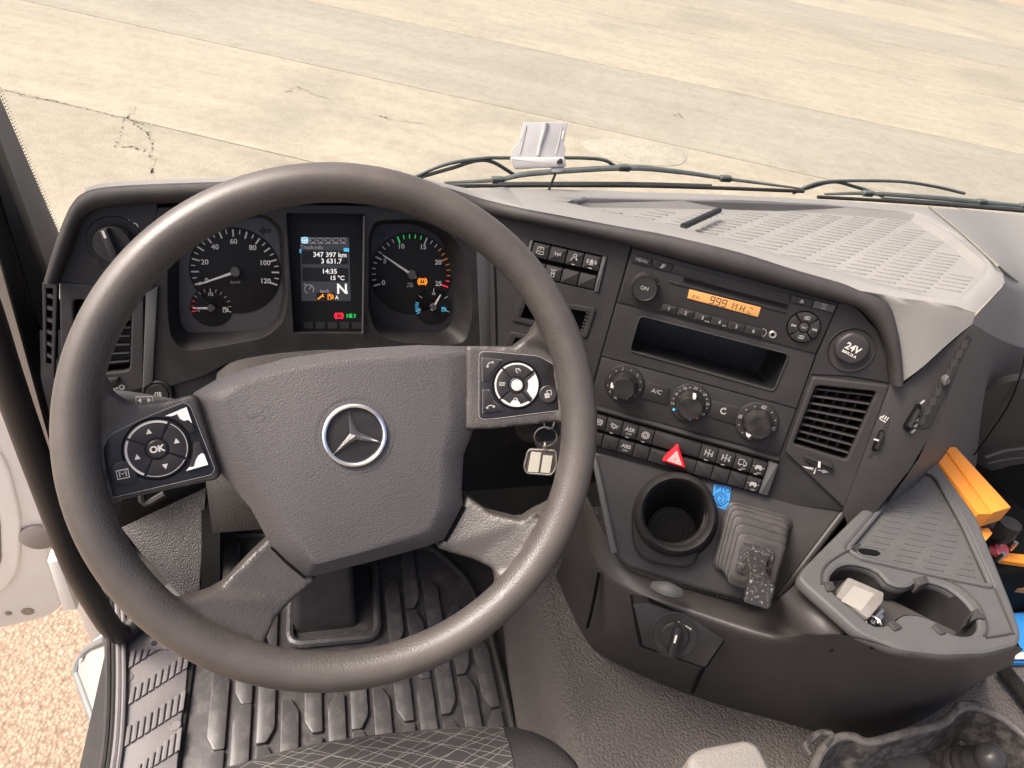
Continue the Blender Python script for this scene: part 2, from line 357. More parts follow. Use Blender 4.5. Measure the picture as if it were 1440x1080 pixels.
ICON = {
 'lamp_book': [('f', [(-.4, .45), (.4, .45), (.3, .33), (-.3, .33)]), [(-.3, .3), (-.42, .1)], [(0, .3), (0, .05)], [(.3, .3), (.42, .1)], ('c', [(-.45, -.1), (0, -.18), (0, -.5), (-.45, -.42)]), ('c', [(.45, -.1), (0, -.18), (0, -.5), (.45, -.42)])],
 'ceiling': [('f', [(-.15, .1), (.15, .1), (.08, -.1), (-.08, -.1)]), [(-.45, .2), (-.2, .05)], [(.45, .2), (.2, .05)], [(-.4, -.15), (-.2, -.02)], [(.4, -.15), (.2, -.02)], [(0, -.12), (0, -.3)]],
 'plug': [('c', CIR(.2, 12, 0, .3)), [(-.12, .15), (-.35, -.15), (-.4, -.45)], [(.1, .12), (.3, -.05)], ('f', [(.2, 0), (.42, -.12), (.34, -.3), (.12, -.16)])],
 'beacon': [('f', [(-.22, -.25), (-.2, .15), (0, .34), (.2, .15), (.22, -.25)]), [(-.3, -.36), (.3, -.36)], arc(-.2, 0, .26, 130, 230, 6), arc(.2, 0, .26, -50, 50, 6), arc(-.2, 0, .4, 140, 220, 6), arc(.2, 0, .4, -40, 40, 6)],
 'truck_lamp': [('f', [(-.12, .4), (.12, .4), (.05, .25), (-.05, .25)]), [(-.35, .45), (-.15, .35)], [(.35, .45), (.15, .35)], ('c', [(-.2, .12), (.2, .12), (.2, -.5), (-.2, -.5)]), [(-.2, -.1), (.2, -.1)]],
 'tyre': [('c', CIR(.34)), ('c', CIR(.14, 10)), arc(0, 0, .47, -50, 50, 6), arc(0, 0, .47, 130, 230, 6)],
 'diff': [[(-.5, .1), (-.2, .1)], ('c', CIR(.22, 12)), [(.2, .1), (.5, .1)], [(-.35, -.12), (.4, -.12)], [(-.45, .28), (-.1, .3)], [(0, -.2), (0, -.4)]],
 'brake_a': [('c', CIR(.26)), ('c', CIR(.42, 18)), ('f', [(-.1, -.14), (0, .16), (.1, -.14)])],
 'gears': [[(-.4, .4), (-.4, -.35)], [(0, .5), (0, -.45)], [(.4, .4), (.4, -.35)], [(-.42, 0), (.42, 0)], ('f', [(-.14, .34), (0, .58), (.14, .34)]), ('f', [(-.52, .1), (-.28, .1), (-.28, .25), (-.52, .25)]), ('f', [(.28, -.25), (.52, -.25), (.52, -.1), (.28, -.1)])],
 'lorry': [('c', [(-.5, .4), (.05, .4), (.05, -.2), (-.5, -.2)]), ('c', [(.05, .2), (.3, .2), (.42, -.02), (.42, -.2), (.05, -.2)]), ('f', CIR(.11, 8, -.28, -.28)), ('f', CIR(.11, 8, .22, -.28))],
 'car_skid': [('f', [(-.3, .28), (.2, .28), (.42, .05), (.42, -.15), (-.42, -.15), (-.42, .05)]), ('f', CIR(.12, 8, -.25, -.2)), ('f', CIR(.12, 8, .25, -.2)), [(.5, .05), (.65, .05)], [(-.65, .05), (-.5, .05)]],
 'recirc': [arc(0, 0, .3, 60, 330, 12), ('f', [(.05, .45), (-.12, .2), (.18, .12)])],
 'fan': [('f', CIR(.08, 8)), arc(.18, .1, .18, 0, 180, 6), arc(-.18, -.1, .18, 180, 360, 6), arc(-.1, .18, .18, 90, 270, 6), arc(.1, -.18, .18, -90, 90, 6)],
 'phone': [arc(0, -.28, .42, 40, 140, 8), ('f', [(-.42, .05), (-.2, .12), (-.24, -.16), (-.46, -.1)]), ('f', [(.42, .05), (.2, .12), (.24, -.16), (.46, -.1)])],
 'gauge': [arc(0, -.05, .38, -40, 250, 12), [(0, -.05), (.2, .2)], [(-.42, .42), (-.2, .3)]],
 'eject': [('f', [(-.35, -.02), (0, .36), (.35, -.02)]), ('f', [(-.35, -.12), (.35, -.12), (.35, -.28), (-.35, -.28)])],
 'prev': [('f', [(.35, .25), (.35, -.25), (0, 0)]), ('f', [(0, .25), (0, -.25), (-.3, 0)]), [(-.38, .25), (-.38, -.25)]],
 'next': [('f', [(-.35, .25), (-.35, -.25), (0, 0)]), ('f', [(0, .25), (0, -.25), (.3, 0)]), [(.38, .25), (.38, -.25)]],
 'folder': [('c', [(-.42, .2), (-.1, .2), (0, .3), (.42, .3), (.42, -.25), (-.42, -.25)]), [(-.2, 0), (.2, 0)]],
 'note': [[(-.3, -.3), (-.05, -.3), (-.05, .3)], ('f', CIR(.14, 8, -.2, -.28)), [(.1, -.35), (.1, .3), (.4, .3), (.4, .02), (.1, .02)]],
 'tri': [('f', [(0, .42), (.42, -.35), (-.42, -.35)])],
 'lamp': [('c', arc(0, 0, .34, -90, 90, 8)), [(-.12, .25), (-.5, .25)], [(-.12, 0), (-.5, 0)], [(-.12, -.25), (-.5, -.25)]],
 'sidelamp': [arc(-.15, 0, .22, -90, 90, 6), [(-.15, .22), (-.15, -.22)], arc(.15, 0, .22, 90, 270, 6), [(-.5, .2), (-.3, .1)], [(-.5, -.2), (-.3, -.1)], [(-.52, 0), (-.3, 0)], [(.5, .2), (.3, .1)], [(.5, -.2), (.3, -.1)], [(.52, 0), (.3, 0)]],
 'brake': [('c', CIR(.26)), arc(0, 0, .42, -55, 55, 8), arc(0, 0, .42, 125, 235, 8), [(0, .14), (0, -.02)], ('f', CIR(.04, 6, 0, -.13))],
 'pump': [('c', [(-.3, .4), (.1, .4), (.1, -.4), (-.3, -.4)]), ('f', [(-.2, .3), (.02, .3), (.02, .08), (-.2, .08)]), [(.1, 0), (.26, -.05), (.28, -.3), (.4, -.3), (.4, .15), (.24, .32)]],
 'spanner': [('f', [(-.5, -.3), (-.36, -.42), (.15, 0), (.3, -.05), (.48, .08), (.3, .12), (.3, .26), (.44, .36), (.2, .36), (.04, .16)])],
 'horn': [[(-.45, .22), (-.45, -.22)], [(-.45, .05), (.1, .05), (.42, .28)], [(-.45, -.05), (.1, -.05), (.42, -.28)], [(.42, .28), (.42, -.28)], arc(.0, -.12, .2, 180, 360, 8)],
 'arrow_l': [('f', [(-.5, 0), (-.05, .4), (-.05, .17), (.2, .17), (.2, -.17), (-.05, -.17), (-.05, -.4)]), ('f', [(.28, .17), (.5, .17), (.5, -.17), (.28, -.17)])],
 'wheel': [('c', CIR(.4, 16)), ('f', CIR(.13, 8)), [(-.38, 0), (.38, 0)], [(0, 0), (0, -.38)]],
 'pages': [('c', [(-.1, .4), (.4, .4), (.4, -.1), (-.1, -.1)]), ('f', [(-.4, .15), (.15, .15), (.15, -.4), (-.4, -.4)])],
 'heat': [arc(-.28, -.1, .25, 90, 270, 5), [(-.45, -.3), (.4, -.3)], [(-.3, .4), (-.3, -.1)], [(0, .4), (0, -.1)], [(.3, .4), (.3, -.1)]],
 'fog': [('c', arc(.05, 0, .3, 90, 270, 8)), [(.15, .22), (.5, .22)], [(.15, 0), (.5, 0)], [(.15, -.22), (.5, -.22)], [(.32, .35), (.32, -.35)]],
}
def quadpos(q):
    """corners TL, TR, BR, BL in uv -> bilinear map"""
    TL, TR, BR, BL = [V(p) for p in q]
    def f(s, t):
        p = (TL*(1-s)+TR*s)*(1-t) + (BL*(1-s)+BR*s)*t; return (p.x, p.y)
    return f
def cell(f, s0, s1, t0, t1, gap=0):
    p = [f(s0, t0), f(s0, t1), f(s1, t1), f(s1, t0)]
    return inset(p, gap) if gap else p
def ctr(p):
    return (sum(a for a, b in p)/len(p), sum(b for a, b in p)/len(p))
# ================================================================== YARD
def ground_mat(name, base, alt, dark, stretch, sc, peb=0):
    m = bpy.data.materials.new(name); m.use_nodes = True; t = m.node_tree; L = t.links.new; b = t.nodes['Principled BSDF']
    b.inputs['Roughness'].default_value = .85; b.inputs['Specular IOR Level'].default_value = .25
    tc = nd(t, 'ShaderNodeTexCoord'); mp = nd(t, 'ShaderNodeMapping'); mp.inputs['Scale'].default_value = (sc/stretch, sc, sc)
    L(tc.outputs['Object'], mp.inputs[0])
    n1 = nd(t, 'ShaderNodeTexNoise'); n1.inputs['Scale'].default_value = 1; n1.inputs['Detail'].default_value = 10; n1.inputs['Roughness'].default_value = .62
    L(mp.outputs[0], n1.inputs['Vector'])
    n2 = nd(t, 'ShaderNodeTexNoise'); n2.inputs['Scale'].default_value = .55; n2.inputs['Detail'].default_value = 6; n2.inputs['Distortion'].default_value = .6
    L(tc.outputs['Object'], n2.inputs['Vector'])
    r1 = nd(t, 'ShaderNodeValToRGB'); r1.color_ramp.elements[0].position = .33; r1.color_ramp.elements[1].position = .66
    r1.color_ramp.elements[0].color = (*alt, 1); r1.color_ramp.elements[1].color = (*base, 1); L(n1.outputs[0], r1.inputs[0])
    r2 = nd(t, 'ShaderNodeValToRGB'); r2.color_ramp.elements[0].position = .50; r2.color_ramp.elements[1].position = .72
    r2.color_ramp.elements[0].color = (0, 0, 0, 1); r2.color_ramp.elements[1].color = (1, 1, 1, 1); L(n2.outputs[0], r2.inputs[0])
    mu = nd(t, 'ShaderNodeMath'); mu.operation = 'MULTIPLY'; mu.inputs[1].default_value = .6; L(r2.outputs[0], mu.inputs[0])
    mx = nd(t, 'ShaderNodeMix'); mx.data_type = 'RGBA'; L(mu.outputs[0], mx.inputs[0]); L(r1.outputs[0], mx.inputs[6]); mx.inputs[7].default_value = (*dark, 1)
    col = mx.outputs[2]
    n3 = nd(t, 'ShaderNodeTexNoise'); n3.inputs['Scale'].default_value = 90 if not peb else 45; n3.inputs['Detail'].default_value = 3; L(tc.outputs['Object'], n3.inputs['Vector'])
    m2 = nd(t, 'ShaderNodeMix'); m2.data_type = 'RGBA'; m2.blend_type = 'OVERLAY'; m2.inputs[0].default_value = .55 if not peb else .6
    L(col, m2.inputs[6]); L(n3.outputs[0], m2.inputs[7])
    n4 = nd(t, 'ShaderNodeTexNoise'); n4.inputs['Scale'].default_value = 7; n4.inputs['Detail'].default_value = 9; n4.inputs['Roughness'].default_value = .75; L(tc.outputs['Object'], n4.inputs['Vector'])
    r4 = nd(t, 'ShaderNodeValToRGB'); r4.color_ramp.elements[0].position = .36; r4.color_ramp.elements[1].position = .56; r4.color_ramp.elements[0].color = (.70, .68, .64, 1); r4.color_ramp.elements[1].color = (1, 1, 1, 1); L(n4.outputs[0], r4.inputs[0])
    m4 = nd(t, 'ShaderNodeMix'); m4.data_type = 'RGBA'; m4.blend_type = 'MULTIPLY'; m4.inputs[0].default_value = .5 if not peb else .2; L(m2.outputs[2], m4.inputs[6]); L(r4.outputs[0], m4.inputs[7]); m2 = m4
    L(m2.outputs[2], b.inputs['Base Color'])
    bu = nd(t, 'ShaderNodeBump'); bu.inputs['Strength'].default_value = .35; bu.inputs['Distance'].default_value = .01
    if peb:
        vo = nd(t, 'ShaderNodeTexVoronoi'); vo.inputs['Scale'].default_value = 85; L(tc.outputs['Object'], vo.inputs['Vector']); L(vo.outputs[0], bu.inputs['Height']); bu.inputs['Strength'].default_value = .45; bu.invert = True
        m3 = nd(t, 'ShaderNodeMix'); m3.data_type = 'RGBA'; m3.blend_type = 'MULTIPLY'; m3.inputs[0].default_value = .55
        rr = nd(t, 'ShaderNodeValToRGB'); rr.color_ramp.elements[0].color = (1, 1, 1, 1); rr.color_ramp.elements[1].color = (.58, .45, .36, 1); rr.color_ramp.elements[0].position = .25; rr.color_ramp.elements[1].position = .75
        L(vo.outputs[0], rr.inputs[0]); L(m2.outputs[2], m3.inputs[6]); L(rr.outputs[0], m3.inputs[7]); L(m3.outputs[2], b.inputs['Base Color'])
    else:
        L(n3.outputs[0], bu.inputs['Height'])
    L(bu.outputs[0], b.inputs['Normal'])
    return m
M_joint = ground_mat('yard_base', (.165, .145, .112), (.14, .122, .095), (.12, .105, .083), 1, .8)
M_slab = ground_mat('concrete_slab', (.250, .223, .174), (.208, .187, .149), (.155, .143, .119), 6, 2.8)
M_slab2 = ground_mat('concrete_slab_grey', (.232, .212, .173), (.195, .179, .148), (.148, .138, .118), 7, 2.2)
M_slab3 = ground_mat('concrete_slab_pale', (.266, .238, .186), (.222, .199, .158), (.165, .152, .127), 6, 3.3)
M_peb = ground_mat('pebble_concrete', (.33, .265, .20), (.29, .225, .165), (.25, .19, .14), 1, 2.2, peb=1)
M_crack = mat('crack_dark', (.212, .190, .148), .9)
bm = NB(); box(bm, (0, 0, -.25), (900, 900, .5))
ground = mk('ground', bm, M_joint); ground['kind'] = 'structure'
gang = radians(-25.5)
F_g = Fr((0, 0, 0), (cos(gang), sin(gang), 0), (-sin(gang), cos(gang), 0))
edges = [-3.2, -.4, 2.5, 5.2, 7.55, 10.1, 13.25, 16.1, 18.9, 21.8, 24.6, 27.5]
for k, (a, b) in enumerate(zip(edges, edges[1:])):
    bm = NB(); prism(bm, [(-40, a+.007), (70, a+.007), (70, b-.007), (-40, b-.007)], .001, .012, .004)
    s = mk('slab', bm, (M_slab, M_slab2, M_slab3)[(0, 1, 0, 2, 1, 2, 0, 1, 2, 0, 1, 2)[k]], ground); s.matrix_basis = F_g.M; s.location.z = 0
# rough gravel verge beyond the paving
bm = NB(); box(bm, (15, 40, .004), (110, 25.2, .02))
vg = mk('gravel_verge', bm, ground_mat('verge', (.33, .28, .21), (.27, .23, .17), (.21, .18, .13), 1, 2, peb=1)); vg.matrix_basis = F_g.M; vg['kind'] = 'structure'
# pebbled paving beside the cab
bm = NB(); prism(bm, [(-3.5, -3), (-.30, -3), (-.30, 1.9), (-3.5, 2.2)], .013, .022, .003)
pb = mk('pebbled_paving', bm, M_peb); pb['kind'] = 'structure'
GZ = -CAMZ+.013
def gpt(x, y, dz=.0):
    p = atZ(x, y, GZ+dz); return (p.x, p.y)
for path, wd in (
    ([(0, 125), (60, 139), (120, 152), (170, 165), (210, 177)], .05), ([(210, 177), (212, 200), (213, 225), (214, 262)], .035),
    ([(178, 165), (168, 190), (160, 205), (185, 207), (205, 212)], .03), ([(190, 150), (178, 168), (200, 182), (209, 195)], .025),
    ([(400, 130), (420, 122), (440, 132), (465, 140)], .03), ([(520, 160), (560, 170), (605, 174)], .03),
    ([(945, 163), (953, 160), (963, 167)], .06)):
    pts = [gpt(x, y) for x, y in path]; P2 = []
    for a, b in zip(pts, pts[1:]):
        for k in range(7):
            t = k/7; P2.append((a[0]+(b[0]-a[0])*t+random.uniform(-.022, .022), a[1]+(b[1]-a[1])*t+random.uniform(-.022, .022)))
    P2.append(pts[-1])
    bm = NB()
    for (x0_, y0_), (x1_, y1_) in zip(P2, P2[1:]):
        for q_ in range(3):
            if random.random() < .22: continue
            t = random.random(); x, y = x0_+(x1_-x0_)*t+random.gauss(0, wd*.25), y0_+(y1_-y0_)*t+random.gauss(0, wd*.25)
            hx, hy = abs(x1_-x0_)*random.uniform(.15, .5)+.004, abs(y1_-y0_)*random.uniform(.15, .5)+wd*random.uniform(.08, .3); an = random.uniform(0, 6)
            bm.faces.new([bm.verts.new((x+hx*cos(a+an*.1)*random.uniform(.6, 1.2), y+hy*sin(a)*random.uniform(.6, 1.2), .0135)) for a in (0, .9, 1.8, 2.7, 3.6, 4.5, 5.4)])
    for f_ in bm.faces:
        if f_.normal.z < 0: f_.normal_flip()
    mk('crack', bm, M_crack, ground, kind='stuff')
c0 = gpt(897, 214); bm = NB()
prism(bm, [(c0[0]+.55*cos(a)*(1+.12*sin(3*a)), c0[1]+.36*sin(a)*(1+.1*cos(2*a))) for a in [k*2*pi/28 for k in range(28)]], .0125, .0165, .002)
mk('concrete_patch', bm, ground_mat('patch', (.265, .245, .20), (.245, .225, .185), (.22, .2, .165), 1, 2), ground)

# ================================================================== CAB FLOOR AND TUNNEL
bm = NB(); box(bm, (.80, .45, FLOOR-.035), (2.33, 1.5, .05))
fl = mk('cab_floor', bm, M_rubber); fl['kind'] = 'structure'
# engine tunnel: rounded shoulder on the driver's side
rows = []
for y in (-.45, .1, .3, .45, .60, .80):
    sk = .0 if y < .5 else (y-.5)*.12
    rows.append([V((.292+sk, y, FLOOR-.01)), V((.296+sk, y, FLOOR+.05)), V((.301+sk, y, FLOOR+.13)), V((.308+sk, y, FLOOR+.17)), V((.320+sk, y, FLOOR+.19)), V((.340+sk, y, FLOOR+.2)), V((.7, y, FLOOR+.2)), V((1.95, y, FLOOR+.2)), V((1.95, y, FLOOR-.01))])
bm = NB(); loft(bm, rows); bmesh.ops.recalc_face_normals(bm, faces=bm.faces)
tn = mk('engine_tunnel', bm, M_carpet, sharp=60); tn['kind'] = 'structure'

# ================================================================== DASHBOARD SHELL
D0 = ID((.3, .8, FLOOR))
dash = thing('dashboard', 'grey truck dashboard with padded dark edge wrapping around the driver', 'dashboard', D0)
LIP = [((62, 394), (84, 397), 'l'), ((72, 360), (98, 362), 'l'), ((87, 316), (112, 322), 'l'), ((101, 287), (123, 304), 'l'), ((118, 271), (140, 294), 'l'),
       ((150, 263), (165, 290), 'l'), ((240, 258), (245, 284), 'l'), ((400, 254), (400, 281), 'l'), ((560, 256), (560, 284), 'l'), ((620, 262), (620, 289), 'l'),
       ((680, 280), (684, 302), 'b'), ((740, 294), (742, 313), 'c'), ((790, 304), (790, 323), 'c'), ((880, 320), (886, 345), 'c'), ((940, 331), (940, 360), 'c'),
       ((1040, 355), (1040, 386), 'c'), ((1120, 380), (1120, 408), 'c'), ((1180, 397), (1180, 424), 'c'), ((1210, 409), (1205, 433), 'c'), ((1235, 418), (1220, 446), 'c'),
       ((1252, 431), (1235, 466), 'c'), ((1262, 463), (1246, 498), 'c'), ((1268, 498), (1250, 520), 'c'), ((1271, 540), (1251, 538), 'c')]
def liphit(p, k, w):
    if k == 'l': return F_cl.hit(*p, w)
    if k == 'c': return F_co.hit(*p, w)
    return (F_cl.hit(*p, w)+F_co.hit(*p, w))/2
rows = []; OUT = []
for ix, (po, pi_, k) in enumerate(LIP):
    I = liphit(pi_, k, 0); O = liphit(po, k, .012)
    n = {'l': F_cl.n, 'c': F_co.n, 'b': (F_cl.n+F_co.n).normalized()}[k]
    e = (O-I); OUT.append(O)
    rows.append([I-n*.03, I, I+n*.008+e*.02, I+n*.013+e*.12, I+e*.5+n*.012, I+e*.85+n*.006, O+n*.0, O-n*.008-e.normalized()*.002])
R2 = [crs([r[j] for r in rows], 4) for j in range(len(rows[0]))]
bm = NB(); loft(bm, R2); mk('padded_edge', bm, M_lip, dash, world=D0, sharp=80)
# top of the dash over the instruments, falling away to the windscreen
rows = []
for (po, pi_, k), O in list(zip(LIP, OUT))[4:12]:
    far = V((O.x*.97, .97, CAMZ-.470))
    if k == 'b': far = atY(690, 265, .93)
    if k == 'c': far = atY(715, 264, .92)
    S = O+V((0, .006, .002 if k != 'c' else -.002))
    if k == 'c': S = O.lerp(far, .03)
    rows.append([O+V((0, .001, -.004)), S, S.lerp(far, .12)+V((0, 0, .003 if k != 'c' else 0)), S.lerp(far, .5)+V((0, 0, .004 if k != 'c' else 0)), far, far+V((0, .01, -.05))])
R2 = [crs([r[j] for r in rows], 4) for j in range(6)]
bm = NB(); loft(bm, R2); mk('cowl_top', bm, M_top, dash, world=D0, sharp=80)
# top of the centre section with the storage tray
TRAY = [(800, 286), (826, 279), (1040, 283), (1160, 288), (1287, 300), (1340, 330), (1378, 355), (1390, 372), (1388, 388), (1352, 426), (1340, 428), (1227, 396), (1100, 360), (960, 322), (870, 302)]
th = F_tp.uvs(TRAY)
DT = thing('dash_storage_tray', 'sunlit ribbed storage tray sunk into dash top below the windscreen', 'storage tray', F_tp)
TL_ = [(800, 286), (870, 302), (960, 322), (1100, 360), (1227, 396), (1322, 423), (1350, 421), (1384, 388), (1388, 370), (1340, 330), (1287, 300), (1160, 288), (1040, 283), (826, 279)]
cO = lambda x, y: F_co.hit(x, y, .012)
EDGE_R = [CORNER+V((0, .004, .012)), F_tp.hit(1413, 398, -.003), F_tp.hit(1410, 383, -.002), F_tp.hit(1350, 328), F_tp.hit(1306, 292)]
OL_ = [cO(740, 294), cO(850, 314.5), cO(945, 332), cO(1090, 371), cO(1210, 409), cO(1290, 432).lerp(CORNER, .55)+V((0, .004, .012))]+EDGE_R+[F_tp.hit(1160, 281), F_tp.hit(1000, 273), atY(715, 264, .92)]
a_ = [F_tp.hit(x, y) for x, y in TL_]
def cyc(P, n=4): 
    return [P[i].lerp(P[(i+1) % len(P)], k/n) for i in range(len(P)) for k in range(n)]
oa = cyc(OL_); ta = cyc(a_)
th = [((p-F_tp.o).dot(F_tp.u), (p-F_tp.o).dot(F_tp.v)) for p in ta]
bm = NB(); loft(bm, [[p+V((0, .004, -.004)) for p in oa], oa, [o.lerp(t, .12)+V((0, 0, .001)) for o, t in zip(oa, ta)], [o.lerp(t, .5)+V((0, 0, .002)) for o, t in zip(oa, ta)], [o.lerp(t, .93)+V((0, 0, .002)) for o, t in zip(oa, ta)], ta, [t-F_tp.n*.004 for t in ta]], True)
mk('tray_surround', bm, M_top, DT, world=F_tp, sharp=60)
bm = NB(); pl = th; ins = inset(th, .007)
Ra = [bm.verts.new((x, y, -.001)) for x, y in pl]; Rb = [bm.verts.new((x, y, -.011)) for x, y in ins]
for i in range(len(pl)): bm.faces.new((Ra[i], Ra[(i+1) % len(pl)], Rb[(i+1) % len(pl)], Rb[i]))
bm.faces.new(Rb); 
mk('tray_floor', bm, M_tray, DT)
# raised rear wall of the tray, coloured darker to stand for its shade
rw = F_tp.uvs([(812, 283), (826, 279), (960, 281), (1160, 288), (1270, 297)]); bm = NB()
loft(bm, [[V((x, y-.005, -.011)) for x, y in rw], [V((x, y-.002, -.001)) for x, y in rw], [V((x, y+.004, .0015)) for x, y in rw], [V((x, y+.02, .001)) for x, y in rw]])
mk('tray_rear_wall', bm, mat('tray_wall_shaded', (.075, .072, .07), .55, vary=.2), DT, sharp=50)
# ribs: rows of small raised bars
def inside(p, poly):
    c = False; n = len(poly)
    for i in range(n):
        (x1, y1), (x2, y2) = poly[i], poly[i-1]
        if (y1 > p[1]) != (y2 > p[1]) and p[0] < (x2-x1)*(p[1]-y1)/(y2-y1)+x1: c = not c
    return c
a0 = V(F_tp.uv(1323, 418, -.011)); a1 = V(F_tp.uv(1363, 373, -.011)); rd = V(F_tp.uv(1340, 423, -.011))-V(F_tp.uv(1306, 417, -.011)); rl = rd.length*1.2; rang = atan2(rd.y, rd.x)
step = (a1-a0)/9.4; keep = inset(th, .009)
bm = NB(); q = rnd(rect(0, 0, rl, .0060), .0028, 3); prism(bm, q, 0, .0019, .0010)
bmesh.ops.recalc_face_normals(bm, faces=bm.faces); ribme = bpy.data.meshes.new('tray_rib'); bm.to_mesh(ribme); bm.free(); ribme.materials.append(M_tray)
for p in ribme.polygons: p.use_smooth = True
ribme.set_sharp_from_angle(angle=radians(25))
fr_ = [(1323, 418), (1282, 407), (1240, 395), (1200, 383), (1157, 372), (1115, 360), (1075, 348), (1033, 337), (993, 327), (950, 316), (905, 306), (860, 298)]
for kx, p in enumerate(fr_):
    s = V(F_tp.uv(*p, -.011))
    for j in range(-2, 40):
        c = s+step*j; ok = all(inside((c.x+cos(rang)*rl*.5*e, c.y+sin(rang)*rl*.5*e), keep) for e in (-1, 0, 1))
        if not ok: continue
        o = bpy.data.objects.new('tray_rib', ribme); COL.objects.link(o); o.parent = DT; o.location = (c.x, c.y, -.0112); o.rotation_euler.z = rang
# a marker pen lying in the tray
pa = F_tp.hit(962, 318, .004); pb_ = F_tp.hit(1010, 296, .004)
bm = NB(); ax = (pb_-pa); tube(bm, [pa, pa+ax*.02, pa+ax*.5, pa+ax*.98, pb_], lambda t: .0045 if .01 < t < .99 else .003, 12, 3)
pen = mk('pen', bm, M_face); pen['label'] = 'dark grey pen lying across the sunlit dash tray'; pen['category'] = 'pen'
# ---- right shoulder of the centre section
lo = [F_co.hit(*p, .012) for p, q, k in LIP[18:]]
c1 = cO(1290, 432).lerp(CORNER, .55)+V((0, .004, .012)); c2 = EDGE_R[0]
rows = [[lo[0], lo[0].lerp(c1, .5), c1, c1.lerp(c2, .6), c2]]
for k in range(1, 6):
    a = lo[k]; b = c2.lerp(CORNER, k/5)
    rows.append([a+V((0, .003, 0)), a.lerp(b, .25)+V((-.002, -.002, .005)), a.lerp(b, .5)+V((-.002, -.002, .007)), a.lerp(b, .78)+V((0, 0, .004)), b])
bm = NB(); loft(bm, [crs(r, 3) for r in rows]); mk('shoulder', bm, M_top if 0 else mat('sunlit_shoulder', (.165, .160, .150), .58, grain=700, gstr=.25, dust=.2, dcol=(.2, .19, .17)), dash, world=D0, sharp=80)  # sunlit side of the dark dash plastic, the light mixed into its colour
# ---- side wall of the stack with the passenger vents
SP = [F_co.hit(1271, 541, .004), F_co.hit(1186, 718, .004), CORNER]
un = (SP[2]-SP[0]).normalized(); nn = un.cross(SP[0]-SP[1]).normalized()
F_sd = Fr(SP[0], un, nn.cross(un))
sdp = F_sd.uvs([(1252, 541), (1271, 540), (1367, 457), (1363, 478), (1322, 590), (1280, 660), (1200, 760), (1185, 718)])
bm = NB(); prism(bm, sdp, -.02, 0, .001); mk('side_wall', bm, M_mid, dash, world=None)
o = bpy.data.objects['side_wall']; o.matrix_basis = D0.Mi @ F_sd.M
vent = thing('passenger_vent', 'slim slotted vent set in the side wall right of the socket', 'air vent', F_sd)
sl_ = F_sd.uvs([(1360, 470), (1366, 478), (1306, 600), (1292, 602)]); bm = NB(); prism(bm, sl_, .0005, .0015); mk('slot', bm, M_black, vent)
for k in range(9):
    t = (k+.5)/9; x = 1357+(1290-1357)*t; y = 478+(598-478)*t
    bm = NB(); prism(bm, rnd(F_sd.uvs([(x-1, y-5.5), (x+8, y-8), (x+6, y+4), (x-4, y+6)]), .0006, 2), .001, .0022); mk('fin', bm, M_mid, vent)
bm = NB(); prism(bm, rnd(F_sd.uvs([(1322, 530), (1331, 524), (1332, 536), (1322, 540)]), .003), .001, .011, .002); mk('slider', bm, M_grey, vent)
wl = thing('vent_thumbwheel', 'dark thumbwheel in the side wall below the shoulder of the dash', 'thumbwheel', F_sd)
bm = NB(); prism(bm, rnd(F_sd.uvs([(1268, 600), (1289, 566), (1296, 570), (1276, 608)]), .006), .0005, .004, .001); mk('wheel_recess', bm, M_deep, wl)
bm = NB(); prism(bm, rnd(F_sd.uvs([(1273, 597), (1288, 572), (1293, 575), (1279, 602)]), .004), .001, .009, .003); mk('wheel', bm, M_black, wl)
for (x, y) in ((1297, 565), (1291, 590), (1288, 598), (1284, 606)):
    symbol(wl, *F_sd.uv(x, y), .006, [('f', rect(0, 0, .9, .4))], M_dimw, .0006, name='print_mark')

# ---- passenger side of the dash
P_ = lambda x, y, Y: atY(x, y, Y)
rows = [[EDGE_R[4], P_(1380, 297, .965), P_(1470, 306, .965), P_(1570, 318, .965)],
        [EDGE_R[3], P_(1400, 326, .90), P_(1490, 336, .90), P_(1580, 352, .90)],
        [EDGE_R[3].lerp(EDGE_R[2], .6), P_(1428, 362, .83), P_(1512, 378, .83), P_(1590, 395, .83)],
        [EDGE_R[2], P_(1448, 398, .77), P_(1527, 416, .77), P_(1600, 434, .77)],
        [EDGE_R[1]-V((0, 0, .004)), P_(1452, 420, .74), P_(1532, 446, .74), P_(1600, 466, .74)],
        [EDGE_R[1].lerp(EDGE_R[0], .5)-V((0, 0, .008)), P_(1440, 452, .715), P_(1532, 482, .715), P_(1600, 500, .715)],
        [EDGE_R[0]-V((0, 0, .012)), P_(1425, 485, .70), P_(1530, 512, .70), P_(1600, 530, .70)],
        [F_sd.hit(1350, 505, -.002), P_(1412, 522, .69), P_(1530, 545, .69), P_(1600, 560, .69)],
        [F_sd.hit(1322, 580, -.002), P_(1402, 575, .685), P_(1530, 590, .685), P_(1600, 600, .685)],
        [F_sd.hit(1292, 645, -.004), P_(1392, 645, .69), P_(1530, 645, .69), P_(1600, 650, .69)],
        [F_sd.hit(1240, 720, -.02), P_(1392, 690, .71), P_(1530, 690, .71), P_(1600, 690, .71)]]
rows = [r+[r[-1]+V((.25, 0, 0)), r[-1]+V((.5, 0, 0))] for r in rows]
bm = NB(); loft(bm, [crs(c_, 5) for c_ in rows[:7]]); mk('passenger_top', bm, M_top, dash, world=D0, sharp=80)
bm = NB(); loft(bm, [crs(c_, 5) for c_ in rows[6:]]); mk('passenger_fascia', bm, mat('dash_fascia', (.060, .058, .056), .55, grain=900, gstr=.2, dust=.15, dcol=(.11, .105, .1)), dash, world=D0, sharp=80)
